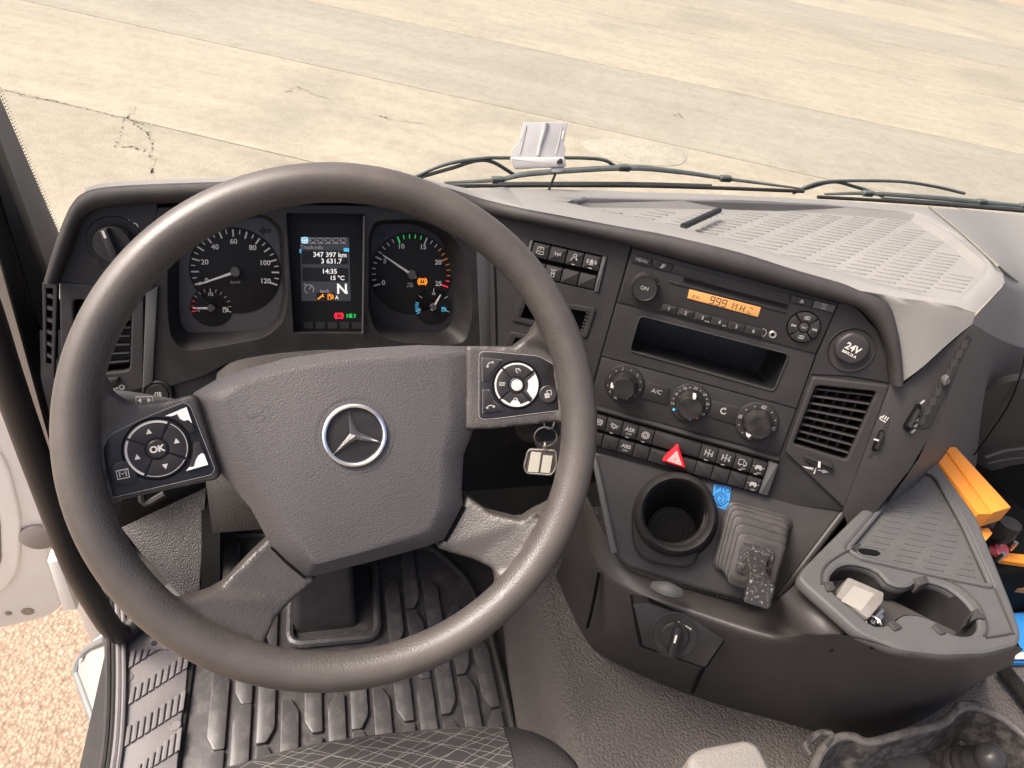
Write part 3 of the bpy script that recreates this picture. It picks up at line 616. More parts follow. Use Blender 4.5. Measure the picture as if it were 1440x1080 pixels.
# light seam line between centre section and passenger top
sm = [p+V((0, 0, .002)) for p in (EDGE_R[4], EDGE_R[3], EDGE_R[3].lerp(EDGE_R[2], .6), EDGE_R[2])]+[atY(1440, 404, .775), atY(1462, 426, .745)]
bm = NB(); tube(bm, sm, .0016, 6, 4); mk('seam_strip', bm, mat('seam_pale', (.17, .16, .13), .7), dash, world=D0)
# glove locker lid: curved raised flap below the fascia
lid = [[(1322, 590), (1350, 562), (1395, 535), (1440, 524), (1520, 520)], [(1318, 597), (1350, 572), (1395, 546), (1440, 533), (1520, 530)],
       [(1310, 625), (1350, 618), (1395, 605), (1440, 598), (1520, 600)], [(1290, 665), (1350, 668), (1395, 662), (1440, 652), (1520, 652)]]
dd = [[.672, .660, .652, .65, .65], [.655, .645, .637, .635, .635], [.665, .655, .645, .642, .64], [.68, .67, .66, .66, .66]]
rows = [[atY(x, y, d) for (x, y), d in zip(r, e)] for r, e in zip(lid, dd)]
gl = thing('glove_locker', 'dark curved locker lid on the passenger side of the dash', 'glove locker', ID(rows[3][2]))
bm = NB(); loft(bm, [crs(r, 4) for r in rows]); solid(bm, .006); mk('lid', bm, M_mid, gl, world=FR[gl.name], sharp=50)
bm = NB(); tube(bm, [atY(1385, 643, .645), atY(1412, 634, .643), atY(1440, 630, .641), atY(1480, 627, .64)], .003, 8, 3, .5); mk('trim_line', bm, M_grey, gl, world=FR[gl.name])
bm = NB(); tube(bm, [atY(1388, 652, .645), atY(1412, 646, .643), atY(1440, 643, .641), atY(1480, 640, .64)], .002, 8, 3, .5); mk('trim_line', bm, M_grey, gl, world=FR[gl.name])
bm = NB(); tube(bm, [atY(1441, 500, .655), atY(1434, 530, .634), atY(1415, 575, .634), atY(1370, 640, .638)], .0012, 6, 4); mk('lid_gap', bm, M_deep, gl, world=FR[gl.name])

# near-black sheet added to stand for the shade in the passenger footwell
bm = NB(); box(bm, (1.40, .665, CAMZ-.78), (1.31, .01, .30)); mk('footwell_shade_sheet', bm, M_deep, dash, world=D0)
# ---- under-dash knee panel on the driver's side and bulkhead
bm = NB(); box(bm, (.5, 1.06, CAMZ-.92), (1.72, .03, .58)); mk('bulkhead', bm, M_rubber, dash, world=D0)
rows = []
for x in (-.30, -.15, 0, .15, .26):
    rows.append([V((x, .735, CAMZ-.52)), V((x, .70, CAMZ-.56)), V((x, .69, CAMZ-.61)), V((x, .75, CAMZ-.66)), V((x, .95, CAMZ-.68)), V((x, 1.03, CAMZ-.68))])
bm = NB(); loft(bm, rows); solid(bm, .004); mk('knee_panel', bm, M_black, dash, world=D0, sharp=60)

bm = NB(); loft(bm, [[atY(120, 640, .93), atY(150, 760, .95), atY(185, 850, .97)], [atY(330, 640, 1.0), atY(340, 740, 1.03), atY(345, 830, 1.04)]]); mk('kick_panel', bm, M_rubber, dash, world=D0)

# dark backing sheets added behind the fascias to block light leaks
for F_, px_l, w_, nm in ((F_cl, [(90, 402), (104, 362), (118, 322), (150, 292), (240, 286), (560, 286), (684, 303), (694, 400), (694, 540), (90, 560)], -.055, 'backing_panel'), (F_co, [(690, 305), (790, 325), (1040, 388), (1180, 426), (1235, 468), (1248, 540), (1180, 715), (840, 650), (690, 560)], -.095, 'backing_panel')):
    bm = NB(); prism(bm, F_.uvs(px_l, w_), w_-.004, w_); o = mk(nm, bm, M_deep, dash); o.matrix_basis = D0.Mi @ F_.M
# ================================================================== INSTRUMENT CLUSTER
IC = thing('instrument_cluster', 'black instrument cluster with two dials behind the steering wheel', 'instrument cluster', F_cl)
PXC = F_cl.sc(457, 385)
WD = -.028
openL = rnd(F_cl.uvs([(236, 345), (255, 303), (378, 302), (400, 325), (404, 420), (396, 456), (372, 474), (300, 488), (258, 493), (241, 476), (236, 440)]), .02, 4)
openR = rnd(F_cl.uvs([(519, 330), (527, 311), (590, 308), (640, 332), (662, 385), (664, 445), (655, 480), (635, 485), (560, 480), (530, 470), (518, 440)]), .018, 4)
openD = F_cl.uvs([(403, 300), (512, 301), (511, 468), (413, 468)])
face = F_cl.uvs([(222, 292), (400, 287), (620, 291), (688, 304), (694, 400), (697, 520), (600, 530), (400, 505), (318, 512), (290, 528), (200, 556), (204, 410)])
plate('housing', face, [openL, openR, openD], -.006, 0, M_black, IC, bev=.001)
def well(name, op, inn, m, depth=WD):
    bm = NB(); n = len(op); a = [bm.verts.new((x, y, -.001)) for x, y in op]; b = [bm.verts.new((x, y, depth)) for x, y in inn]
    for i in range(n): bm.faces.new((a[i], a[(i+1) % n], b[(i+1) % n], b[i]))
    return mk(name, bm, m, IC, sharp=60)
def dialplate(name, inn, m):
    bm = NB(); prism(bm, inn, WD-.004, WD+.0005); return mk(name, bm, m, IC)
inL = rnd(F_cl.uvs([(252, 345), (272, 308), (374, 306), (392, 324), (398, 415), (391, 447), (366, 464), (300, 467), (264, 468), (254, 455), (252, 430)], WD), .02, 4)
inR = rnd(F_cl.uvs([(522, 332), (530, 316), (582, 313), (622, 334), (634, 385), (638, 440), (632, 461), (612, 468), (560, 464), (532, 456), (521, 430)], WD), .018, 4)
well('dial_well', openL, inL, M_black); well('dial_well', openR, inR, M_black)
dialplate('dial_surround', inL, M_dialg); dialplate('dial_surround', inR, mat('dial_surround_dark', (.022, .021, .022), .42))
def polar(c, r, a): return (c[0]+r*cos(a), c[1]+r*sin(a))
def dial(cpx, epx, p0, p1, nmaj, sub, labels, lab_r, colf, th, rpx_scale=1, longs=None, mface=M_dial):
    c = V(F_cl.uv(*cpx, WD)); r = (V(F_cl.uv(*epx, WD))-c).length
    d0_ = V(F_cl.uv(*p0, WD))-c; d1_ = V(F_cl.uv(*p1, WD))-c
    A0 = atan2(d0_.y, d0_.x) % (2*pi); A1 = atan2(d1_.y, d1_.x)
    if A1 > A0: A1 -= 2*pi
    bm = NB(); cyl(bm, c.x, c.y, r*1.03, WD, WD+.0016, .0006, 48); mk('dial_face', bm, mface, IC)
    W = WD+.0016; N = nmaj*sub; byc = {}
    for k in range(N+1):
        a = A0+(A1-A0)*k/N; big = k % sub == 0; m = colf(k/N)
        if m is None: continue
        ln = r*(th[0] if big else th[1]); wd = r*(.036 if big else .024)
        byc.setdefault(m.name, [m, NB()])
        ribbon(byc[m.name][1], [polar(c, r*.985, a), polar(c, r*.985-ln, a)], wd, W+.0002)
    for m, b in byc.values(): mk('scale_marks', b, m, IC, kind='stuff')
    for t, s in labels:
        a = A0+(A1-A0)*t; p = polar(c, r*lab_r, a); text(s, IC, p[0], p[1], r*.115 if th[0] < .25 else r*.15, M_white, W, bold=r*.004)
    return c, r, A0, A1, W
Wt = lambda t: M_white
c, r, A0, A1, W = dial((331.7, 381), (268.0, 381), (275, 399.5), (389, 400), 12, 2, [(20/120, '20'), (40/120, '40'), (.5, '60'), (80/120, '80'), (100/120, '100'), (1, '120'), (.0, '0')], .70, Wt, (.17, .10))
text('km/h', IC, *F_cl.uv(331, 396.5, WD), .0036, M_dimw, W, shear=.2)
def needle(c, r, a, back, w, name='needle', cap=.13):
    bm = NB(); d = V((cos(a), sin(a))); q = V((-d.y, d.x))
    pts = [V(c)+d*r+q*.0007, V(c)-d*r*back+q*.0016, V(c)-d*r*back-q*.0016, V(c)+d*r-q*.0007]
    prism(bm, [(p.x, p.y) for p in pts], w+.005, w+.0065, .0004); nd_ = mk(name, bm, M_white, IC)
    bm = NB(); lathe(bm, [(r*cap, w), (r*cap, w+.006), (r*cap*.85, w+.0075)], c[0], c[1], 24); mk('needle_cap', bm, M_dialg, IC)
needle(c, r*.9, A0+.01, .12, W)
cf, rf, B0, B1, Wf = dial((297.5, 431.5), (268.2, 431.5), (271.5, 437.5), (326.5, 438.5), 2, 6, [(.5, '1/2'), (.0, '')], .68, lambda t: M_litr if t < .22 else M_white, (.26, .17))
text('0', IC, *F_cl.uv(280, 436, WD), .0038, M_white, Wf)
symbol(IC, *F_cl.uv(317, 435, WD), .0072, ICON['pump'], M_white, Wf, .12)
needle(cf, rf*.86, pi-.02, .2, Wf, cap=.2)
c2, r2, C0, C1, W2 = dial((578.5, 385), (521.5, 385), (526, 401.5), (624.5, 401.5), 5, 5, [(0, '0'), (.2, '5'), (.4, '10'), (.6, '15'), (.8, '20'), (1, '25')], .73,
    lambda t: M_white if t < .39 or .59 < t < .70 else (M_litg if t < .59 else (M_orange if t < .93 else M_litr)), (.17, .10))
text('rpm', IC, *F_cl.uv(576, 398, WD), .0028, M_dimw, W2, shear=.2); text('x100', IC, *F_cl.uv(576, 402, WD), .0028, M_dimw, W2, shear=.2)
nt_ = V(F_cl.uv(537.5, 357, WD))-c2; needle(c2, nt_.length, atan2(nt_.y, nt_.x), .14, W2)
symbol(IC, *F_cl.uv(594, 396, WD+.002), .0125, ICON['brake'], M_lito, W2, .13)
c3, r3, E0, E1, W3 = dial((608.5, 430), (583, 430), (585, 437), (631, 438), 2, 2, [(.5, '1/2')], .68, lambda t: M_litb if t < .1 else M_white, (.24, .24))
bm = NB()
for k in range(6): a = radians(168+k*7.5); ribbon(bm, [polar(c3, r3*.98, a), polar(c3, r3*.8, a)], r3*.04, W3+.0003)
mk('scale_marks', bm, M_litb, IC, kind='stuff')
text('0', IC, *F_cl.uv(590, 435.5, WD), .0038, M_white, W3); symbol(IC, *F_cl.uv(623.5, 434.5, WD), .0068, ICON['pump'], M_litb, W3, .13)
n3 = V(F_cl.uv(618.5, 412.5, WD))-c3; needle(c3, n3.length, atan2(n3.y, n3.x), .25, W3, cap=.22)
symbol(IC, *F_cl.uv(372, 324.5, WD), .013, ICON['arrow_l'], M_ink, WD+.0006, .1)
symbol(IC, *F_cl.uv(535, 330, WD), .013, [('f', [(-p[0], p[1]) for p in s[1]]) for s in ICON['arrow_l']], M_ink, WD+.0006, .1)
# ---- centre display
WS = -.012
bm = NB(); prism(bm, F_cl.uvs([(403, 300), (513, 301), (512, 472), (412, 472)], WS), WS-.004, WS); mk('display_panel', bm, M_screen, IC)
bm = NB(); q = F_cl.uvs([(403, 300), (512, 301), (511, 468), (413, 468)]); qq = F_cl.uvs([(403, 300), (513, 301), (512, 472), (412, 472)], WS)
loft(bm, [[V((x, y, -.001)) for x, y in q], [V((x, y, WS)) for x, y in qq]], True); mk('display_frame', bm, M_dialg, IC)
def qz(pts): return F_cl.uvs(zz(pts, 3, 220, 270), WS)
bm = NB(); prism(bm, qz([(607, 190), (812, 192), (820, 460), (612, 460)]), WS, WS+.0004); scr = mk('screen', bm, M_scr2, IC)
def sblk(pts, m, w=.0005): bm = NB(); prism(bm, qz(pts), WS+w-.0002, WS+w+.0001); return mk('screen_field', bm, m, scr)
sblk([(612, 246), (806, 248), (808, 305), (613, 303)], M_ink); sblk([(615, 318), (808, 320), (811, 378), (616, 376)], M_ink)
sblk([(610, 190), (641, 190), (641, 217), (611, 217)], M_litb)
for k in range(5):
    x = 646+k*32; sblk([(x, 193), (x+26, 193), (x+26, 218), (x, 218)], M_dimw)
    symbol(scr, *qz([(x+13, 205)])[0], .0075, [[(-.4, -.3), (.3, .3)], [(-.3, .3), (.4, -.2)], ('f', CIR(.15, 6, .1, .1))], M_ink, WS+.0006, .16)
symbol(scr, *qz([(626, 203)])[0], .008, ICON['wheel'], M_lit, WS+.0006, .12)
sblk([(790, 236), (812, 236), (813, 251), (790, 251)], M_litb, .0007); sblk([(604, 240), (611, 240), (611, 257), (604, 257)], M_litb, .0007)
def st(s, x, y, h, m=M_lit, al='CENTER', bold=.00012, **k): p = qz([(x, y)])[0]; text(s, scr, p[0], p[1], h*PXC/3*1.0, m, WS+.0007, al=al, bold=bold, **k)
st('Truck-info', 655, 233, 15, M_dimw); st('347 397 km', 732, 265, 20); st('3 631.7', 738, 292, 20); st('14:35', 730, 335, 20); st('15 \u00b0C', 762, 363, 18)
st('N', 783, 410, 42, bold=.0004); st('1', 805, 424, 13); st('km/h', 710, 418, 13, M_dimw); st('A', 761, 445, 15)
symbol(scr, *qz([(644, 407)])[0], .0135, ICON['gauge'], M_dimw, WS+.0006, .09)
sblk([(674, 424), (752, 426), (752, 457), (676, 457)], M_ink, .0006)
symbol(scr, *qz([(694, 441)])[0], .0085, ICON['spanner'], M_lito, WS+.0008, .12); symbol(scr, *qz([(733, 441)])[0], .0082, ICON['pump'], M_lito, WS+.0008, .12)
symbol(IC, *qz([(770, 522)])[0], .0115, ICON['brake'], M_litr, WS, .12); symbol(IC, *qz([(821, 522)])[0], .0105, ICON['sidelamp'], M_litg, WS, .10)
for k in range(5):
    x = 622+k*51; bm = NB(); prism(bm, qz([(x, 549), (x+38, 549), (x+38, 576), (x, 576)]), WS, WS+.0004); mk('lamp_window', bm, mat('lamp_window_dark', (.028, .027, .026), .4), IC)
# bright trim under the display
bm = NB(); tube(bm, [F_cl.w3(*p, .002) for p in F_cl.uvs([(512, 303), (511, 400), (510, 467)])], .0013, 8, 1); mk('trim_edge', bm, M_dialg, IC, world=F_cl)

# ---- padded cowl under the dials and steering column shroud
rows = []
for x, b in ((-.115, .0), (-.09, .018), (-.02, .030), (.05, .030), (.10, .016), (.12, .0)):
    rows.append([V((x, .735, CAMZ-.560+b*.3)), V((x, .68, CAMZ-.545+b)), V((x, .60, CAMZ-.545+b)), V((x, .53, CAMZ-.565+b)), V((x, .52, CAMZ-.63)), V((x, .70, CAMZ-.66))])
CSF = ID((.02, .62, CAMZ-.56))
cs = thing('steering_column', 'dark shroud of the steering column behind the wheel hub', 'steering column', CSF)
bm = NB(); loft(bm, [crs([r[j] for r in rows], 4) for j in range(6)]); solid(bm, .003); mk('shroud', bm, M_spoke, cs, world=CSF, sharp=70)
bm = NB(); tube(bm, [V((.022, .60, CAMZ-.60)), V((.018, .78, CAMZ-.86)), V((.01, .90, CAMZ-1.12))], .045, 20, 3); mk('column_tube', bm, M_rubber, cs, world=CSF)

# ---- left switch panel: light switch
PL = thing('lamp_switch_panel', 'black panel with round headlamp switch at left end of dash', 'switch panel', F_cl)
pol = F_cl.uvs([(80, 399), (93, 360), (108, 317), (121, 298), (142, 287), (221, 281), (221, 404), (180, 411)])
plate('panel', pol, [], -.006, .0, M_face, PL, bev=.001)
kc = F_cl.uv(163, 342); kr = 25*PXC*.93
bm = NB(); lathe(bm, [(kr*1.5, .0), (kr*1.45, .0012), (kr*1.1, .0006), (kr*1.05, .0004)], *kc, 40); mk('switch_ring', bm, M_black, PL)
bm = NB(); lathe(bm, [(kr, 0), (kr, .012), (kr*.93, .0145), (0.0005, .0145)], *kc, 40); kn = mk('knob', bm, M_black, PL)
bm = NB(); a = radians(105); d = V((cos(a), sin(a))); q = V((-d.y, d.x)); P2 = [V(kc)+d*kr*.95+q*.004, V(kc)-d*kr*.95+q*.004, V(kc)-d*kr*.95-q*.004, V(kc)+d*kr*.95-q*.004]
prism(bm, [(p.x, p.y) for p in P2], .0145, .026, .003); mk('grip', bm, M_face, kn)
bm = NB(); P2 = [V(kc)+d*kr*.9+q*.0012, V(kc)+d*kr*.5+q*.0012, V(kc)+d*kr*.5-q*.0012, V(kc)+d*kr*.9-q*.0012]; prism(bm, [(p.x, p.y) for p in P2], .026, .0264); mk('pointer', bm, M_white, kn)
text('0', PL, *F_cl.uv(160, 312), .0062, M_white, .0, shear=.1)
symbol(PL, *F_cl.uv(175, 312), .010, ICON['sidelamp'], M_white, .0, .09); symbol(PL, *F_cl.uv(188.5, 318), .010, ICON['lamp'], M_white, .0, .11)
bm = NB(); prism(bm, rnd(F_cl.uvs([(131, 364), (141, 362), (147, 372), (144, 376), (134, 374)]), .003), .0, .0012, .0005); mk('blank_button', bm, M_black, PL)

# ---- left air vent
def vent_slats(parent, f, n, m, w0=-.006, th=.0022, name='slat', s0=.04, s1=.96, t0=.06, t1=.95):
    for k in range(n):
        t = t0+(t1-t0)*(k+.5)/n; a = V(f(s0, t)); b = V(f(s1, t)); bm = NB()
        dd = (b-a).normalized(); q = V((-dd.y, dd.x))*th
        rows = [[V((a.x, a.y, w0-.010))+V((q.x, q.y, 0))*.2, V((a.x, a.y, w0))+V((q.x, q.y, 0))*.5, V((a.x, a.y, w0+.002)), V((a.x, a.y, w0))-V((q.x, q.y, 0))*.5, V((a.x, a.y, w0-.010))-V((q.x, q.y, 0))*.2],
                [V((b.x, b.y, w0-.010))+V((q.x, q.y, 0))*.2, V((b.x, b.y, w0))+V((q.x, q.y, 0))*.5, V((b.x, b.y, w0+.002)), V((b.x, b.y, w0))-V((q.x, q.y, 0))*.5, V((b.x, b.y, w0-.010))-V((q.x, q.y, 0))*.2]]
        loft(bm, rows, True, True); mk(name, bm, m, parent)
def recess(parent, poly, depth, m, name='recess', w=-.001):
    bm = NB(); n = len(poly); a = [bm.verts.new((x, y, w)) for x, y in poly]; b = [bm.verts.new((x, y, -depth)) for x, y in poly]
    for i in range(n): bm.faces.new((a[i], a[(i+1) % n], b[(i+1) % n], b[i]))
    bm.faces.new(b); return mk(name, bm, m, parent, sharp=50)
VL = thing('air_vent', 'dusty black air vent left of the dials, partly behind wheel rim', 'air vent', F_cl)
fr = F_cl.uvs([(84, 396), (202, 408), (203, 545), (150, 562), (86, 556)]); op = rnd(F_cl.uvs([(104, 420), (186, 428), (183, 520), (106, 528)]), .006)
plate('frame', fr, [op], -.006, .002, M_mid, VL, bev=.002); recess(VL, op, .04, M_deep)
f = quadpos(F_cl.uvs([(104, 420), (186, 428), (183, 520), (106, 528)])); vent_slats(VL, f, 7, M_mid)
bm = NB(); prism(bm, rnd(F_cl.uvs([(140, 532), (170, 527), (168, 538), (140, 546)]), .004), .002, .008, .002); mk('thumbwheel', bm, M_black, VL)
symbol(VL, *F_cl.uv(155, 549), .030, [('f', [(-.5, -.1), (.3, .16), (.3, .08), (-.5, -.14)]), ('c', CIR(.08, 10, .42, .14))], M_white, .0022, .05)
SG = thing('side_grille', 'narrow ribbed demister grille at the outer left end of dash', 'air vent', F_cl)
fo = F_cl.uvs([(60, 397), (82, 397), (77, 531), (62, 528)]); fi = F_cl.uvs([(66, 405), (75, 405), (73, 512), (66, 510)])
plate('frame', fo, [fi], -.004, .002, M_mid, SG, bev=.001); recess(SG, fi, .02, M_deep)
f = quadpos(F_cl.uvs([(66, 405), (75, 405), (73, 512), (66, 510)]))
for k in range(6):
    t = (k+.6)/6.3; a, b = f(-.05, t), f(1.05, t+.02); bm = NB(); prism(bm, [(a[0], a[1]+.0025), (b[0], b[1]+.002), (b[0], b[1]-.0025), (a[0], a[1]-.002)], -.008, .001, .0008); mk('fin', bm, M_grey, SG)
# fog lamp button below the vent
FB = thing('fog_lamp_button', 'small round fog lamp button under the left vent', 'button', F_cl.at(*F_cl.uv(222, 553)))
bm = NB(); lathe(bm, [(.016, -.004), (.016, .002), (.0145, .0035), (.013, .002), (.012, .002), (.011, .004), (.0005, .004)], seg=32); mk('button', bm, M_black, FB)
symbol(FB, 0, 0, .009, ICON['fog'], M_white, .004, .1)
pol = F_cl.uvs([(200, 556), (290, 528), (318, 512), (330, 560), (240, 600), (180, 600)]); bm = NB(); prism(bm, pol, -.02, -.004, .002); o = mk('lower_trim', bm, M_black, dash); o.matrix_basis = D0.Mi @ F_cl.M
# filler strip between cluster and centre stack, and the right side strip

bm = NB(); prism(bm, F_cl.uvs([(206, 412), (223, 402), (216, 536), (201, 546)]), .0, .004, .0015); mk('side_strip', bm, M_grey, IC)
bm = NB(); prism(bm, F_cl.uvs([(669, 335), (690, 340), (694, 500), (676, 500)]), .0, .003, .0015); mk('side_strip', bm, M_dialg, IC)
# ================================================================== CENTRE STACK
PX = F_co.sc(1035, 440)
U = lambda *p: F_co.uv(*p)
pocket = rnd(F_co.uvs([(900, 443.5), (1110, 498), (1088, 550), (885, 493)]), .006)
vop = F_co.uvs([(1147, 541), (1232, 550), (1190, 646), (1115, 623)])
sq1 = F_co.uvs([(736, 424), (829, 439), (820, 467), (728, 446)]); sq2 = F_co.uvs([(722, 474), (760, 482), (756, 496), (716, 487)])
swb = F_co.uvs([(745, 337), (854, 361.5), (842, 411), (732, 386)])
cap_c = U(1197, 492)
bg_ = F_co.uvs([(688, 303), (742, 313), (790, 323), (886, 345), (1040, 386), (1180, 424), (1205, 433), (1235, 466), (1247, 500), (1251, 540), (1186, 719), (1000, 700), (836, 655), (760, 640), (690, 520)])
o = plate('stack_face', bg_, [pocket, inset(vop, -.001), sq1, sq2, swb], -.010, -.002, M_face, dash, bev=.0005)
o.matrix_basis = D0.Mi @ F_co.M
# black gap line left of the radio
for gp, gw in (([(888, 347), (862, 440), (836, 532), (826, 570)], .0022), ([(693, 306), (697, 420), (699, 520)], .003), ([(1180, 425), (1148, 499), (1096, 640)], .0016)):
    bm = NB(); ribbon(bm, F_co.uvs(gp), gw, -.0017); o = mk('panel_gap', bm, M_deep, dash); o.matrix_basis = D0.Mi @ F_co.M

# ---- upper switch block
SW = thing('upper_switch_block', 'two rows of rocker switches between the wheel rim and radio', 'switch block', F_co)
recess(SW, swb, .012, M_deep, w=-.002)
f = quadpos(F_co.uvs([(745, 337), (854, 361.5), (842, 411), (732, 386)]))
def button(parent, poly, w0, w1, m, bev=.0012, name='switch', r=.001):
    bm = NB(); prism(bm, rnd(poly, r, 2) if r else poly, w0, w1, bev); return mk(name, bm, m, parent)
cs_ = [.055, .28, .50, .715, .935]; tag1 = ['lamp_book', 'ceiling', 'plug', 'beacon']
RA = atan2(f(1, .5)[1]-f(0, .5)[1], f(1, .5)[0]-f(0, .5)[0])
for k in range(4):
    for row, (t0, t1) in enumerate(((.03, .45), (.57, .98))):
        p = cell(f, cs_[k], cs_[k+1], t0, t1, .0005); b = button(SW, p, -.010, .0 if row == 0 else -.001, M_face)
        ic = tag1[k] if row == 0 else ('truck_lamp' if k == 1 else None)
        if ic: c = f((cs_[k]+cs_[k+1])/2, (t0+t1)/2-.02); symbol(b, *c, .0092, ICON[ic], M_dimw, .0, .10, RA)
        if row == 0 and k > 1: c = f((cs_[k]+cs_[k+1])/2, t1-.05); symbol(b, *c, .004, [('f', rect(0, 0, 1, .25))], M_dimw, .0)
p = cell(f, .94, .995, .0, 1); button(SW, p, -.010, .001, M_grey, name='end_cap'); p = cell(f, .005, .05, .0, 1); button(SW, p, -.010, .001, M_grey, name='end_cap')

# ---- two open pockets under the switches
def cubby(label, poly, dp, tw_=10):
    c = ctr(poly); T = thing('blank_switch_slot', label, 'switch slot', F_co.at(*c)); lp = [(x-c[0], y-c[1]) for x, y in poly]
    fr_ = inset(lp, -.006)
    plate('frame', rnd(fr_, .003), [lp], -.003, .0006, M_face, T, bev=.0008); recess(T, lp, dp, M_deep)
    g = quadpos([lp[0], lp[1], lp[2], lp[3]])
    for s in (.985, .015):
        for k in range(6):
            a = g(s, (k+.5)/6); bm = NB(); prism(bm, rect(a[0], a[1], .0045, .0022), -.004, .0003, .0004); mk('tooth', bm, M_face, T)
cubby('empty switch slot with toothed ends below the rocker switches', sq1, .02)
cubby('lower empty slot showing just above the right wheel spoke', sq2, .02)

# ---- radio
RD = thing('radio', 'black radio with amber display reading FM 999 MHz in centre stack', 'radio', F_co)
face = F_co.uvs([(890, 349), (1179, 426), (1147, 497), (868, 424)])
button(RD, face, -.003, .0, M_face, .0008, 'faceplate', .002)
def quad(parent, px, w0, w1, m, name, bev=.0008, r=.001): return button(parent, F_co.uvs(px), w0, w1, m, bev, name, r)
RR = atan2(U(1148, 498)[1]-U(867, 425)[1], U(1148, 498)[0]-U(867, 425)[0])
b = quad(RD, [(890, 356.5), (917, 363.5), (915, 375), (887, 368)], 0, .0025, M_black, 'menu_button'); text('MENU', b, *U(902.5, 366), .0036, M_dimw, .0025, RR)
b = quad(RD, [(918.5, 364), (947, 371.5), (943.5, 382.5), (916.5, 375.5)], 0, .0025, M_black, 'sound_button'); symbol(b, *U(931.5, 373.5), .007, ICON['note'], M_dimw, .0025, .16, RR)
kr = 19.5*PX; kc = U(906.6, 403)
bm = NB(); lathe(bm, [(kr*1.04, 0), (kr*1.04, .001), (kr*.98, .002), (kr*.96, .010), (kr*.88, .0125), (kr*.84, .0118), (.0005, .0112)], *kc, 44); kn = mk('volume_knob', bm, M_black, RD)
for k in range(12):
    a = k*pi/6; bm = NB(); prism(bm, rect(*polar(kc, kr*.97, a), .0016, .0016), .002, .0105, .0003); mk('grip', bm, M_face, kn)
text('ON', kn, *kc, .0042, M_dimw, .0115, RR)
quad(RD, [(948, 372), (1112, 414), (1107, 432), (943, 383)], 0, .0012, M_face, 'slot_surround')
s = quad(RD, [(962, 390), (1108, 428), (1106.5, 433), (960.5, 395)], .0008, .0016, M_deep, 'disc_slot', 0, 0)
quad(RD, [(941, 394), (1106, 437), (1105, 440), (940, 397)], .0, .0016, M_black, 'slot_lip', .0005)
d = quad(RD, [(969.5, 406.5), (1070, 432), (1065.5, 445.5), (966.5, 419)], .0, .0012, M_amber, 'display', .0002, 0)
def seg7(parent, s, u0, v0, h, m, w, rot, adv):
    S = {'9': 'abcdfg', 'F': 'aefg', 'M': 'M', 'H': 'bcefg', 'Z': 'Z'}
    for i, ch in enumerate(s):
        if ch == ' ': continue
        W_ = .55; P = {'a': [(-W_/2, .5), (W_/2, .5)], 'b': [(W_/2, .5), (W_/2, 0)], 'c': [(W_/2, 0), (W_/2, -.5)], 'd': [(-W_/2, -.5), (W_/2, -.5)], 'e': [(-W_/2, 0), (-W_/2, -.5)], 'f': [(-W_/2, .5), (-W_/2, 0)], 'g': [(-W_/2, 0), (W_/2, 0)]}
        if ch == 'M': st_ = [[(-.27, -.45), (-.27, .45), (0, .05), (.27, .45), (.27, -.45)]]
        elif ch == 'Z': st_ = [[(-.2, .42), (.2, .42), (.2, .15)], [(-.2, -.1), (-.2, -.42), (.2, -.42)]]
        else: st_ = [[(x*.9+.06*y, y*.9) for x, y in P[c_]] for c_ in S[ch]]
        symbol(parent, u0+cos(rot)*adv*i, v0+sin(rot)*adv*i, h, st_, m, w, .10, rot, 'digit')
seg7(d, 'FM', *U(975.5, 417), .0046, M_ink, .0012, RR-.02, .0042)
seg7(d, '999', *U(1001.5, 422), .0088, M_ink, .0012, RR-.02, .0068)
seg7(d, 'MHZ', *U(1033, 430.5), .0080, M_ink, .0012, RR-.02, .0088)
g = quadpos(F_co.uvs([(931, 425.5), (1073, 462.5), (1069.5, 474), (927, 436.5)]))
for k, s in enumerate(['1', '2', '3', '4', '5', '6']):
    p = cell(g, k/6, (k+1)/6, 0, 1, .0003); b = button(RD, p, 0, .0022, M_black, .0006, 'preset_button', .0005); c = ctr(p); text(s, b, c[0], c[1], .0042, M_dimw, .0022, RR)
    if s in '34': text('RND' if s == '3' else 'RPT', b, c[0]+.0062, c[1]-.0028, .0018, M_dimw, .0022, RR)
bm = NB(); pts = F_co.uvs([(1073, 462), (1077, 463.5), (1077.5, 469), (1074, 473), (1071.5, 472), (1071.5, 466)]); ribbon(bm, pts, .0008, .0004, True); mk('usb_outline', bm, M_paper, RD)
bm = NB(); jc = U(1086.5, 470.5); lathe(bm, [(.0044, 0), (.0044, .0012), (.0038, .0016), (.0022, .0014), (.0021, -.001)], *jc, 24, False); mk('aux_jack', bm, M_brass, RD)
bm = NB(); cyl(bm, *jc, .0022, 0, .0004); mk('aux_hole', bm, M_deep, RD)
b = quad(RD, [(1114, 414.5), (1143, 421.5), (1140.5, 431), (1111, 424)], 0, .0025, M_face, 'eject_button'); symbol(b, *U(1127, 423), .0062, ICON['eject'], M_dimw, .0025, .1, RR)
b = quad(RD, [(1145, 422), (1175, 429.5), (1171, 439), (1142.5, 432)], 0, .0025, M_grey, 'source_button'); text('TP', b, *U(1158.5, 429), .0034, M_dimw, .0025, RR); text('INFO', b, *U(1157.5, 433), .0016, M_dimw, .0025, RR)
dc = U(1129.8, 459.5); dr = 21.5*PX
bm = NB(); lathe(bm, [(dr*1.06, 0), (dr*1.06, .0008), (dr*1.0, .0004)], *dc, 44); mk('dial_ring', bm, M_deep, RD)
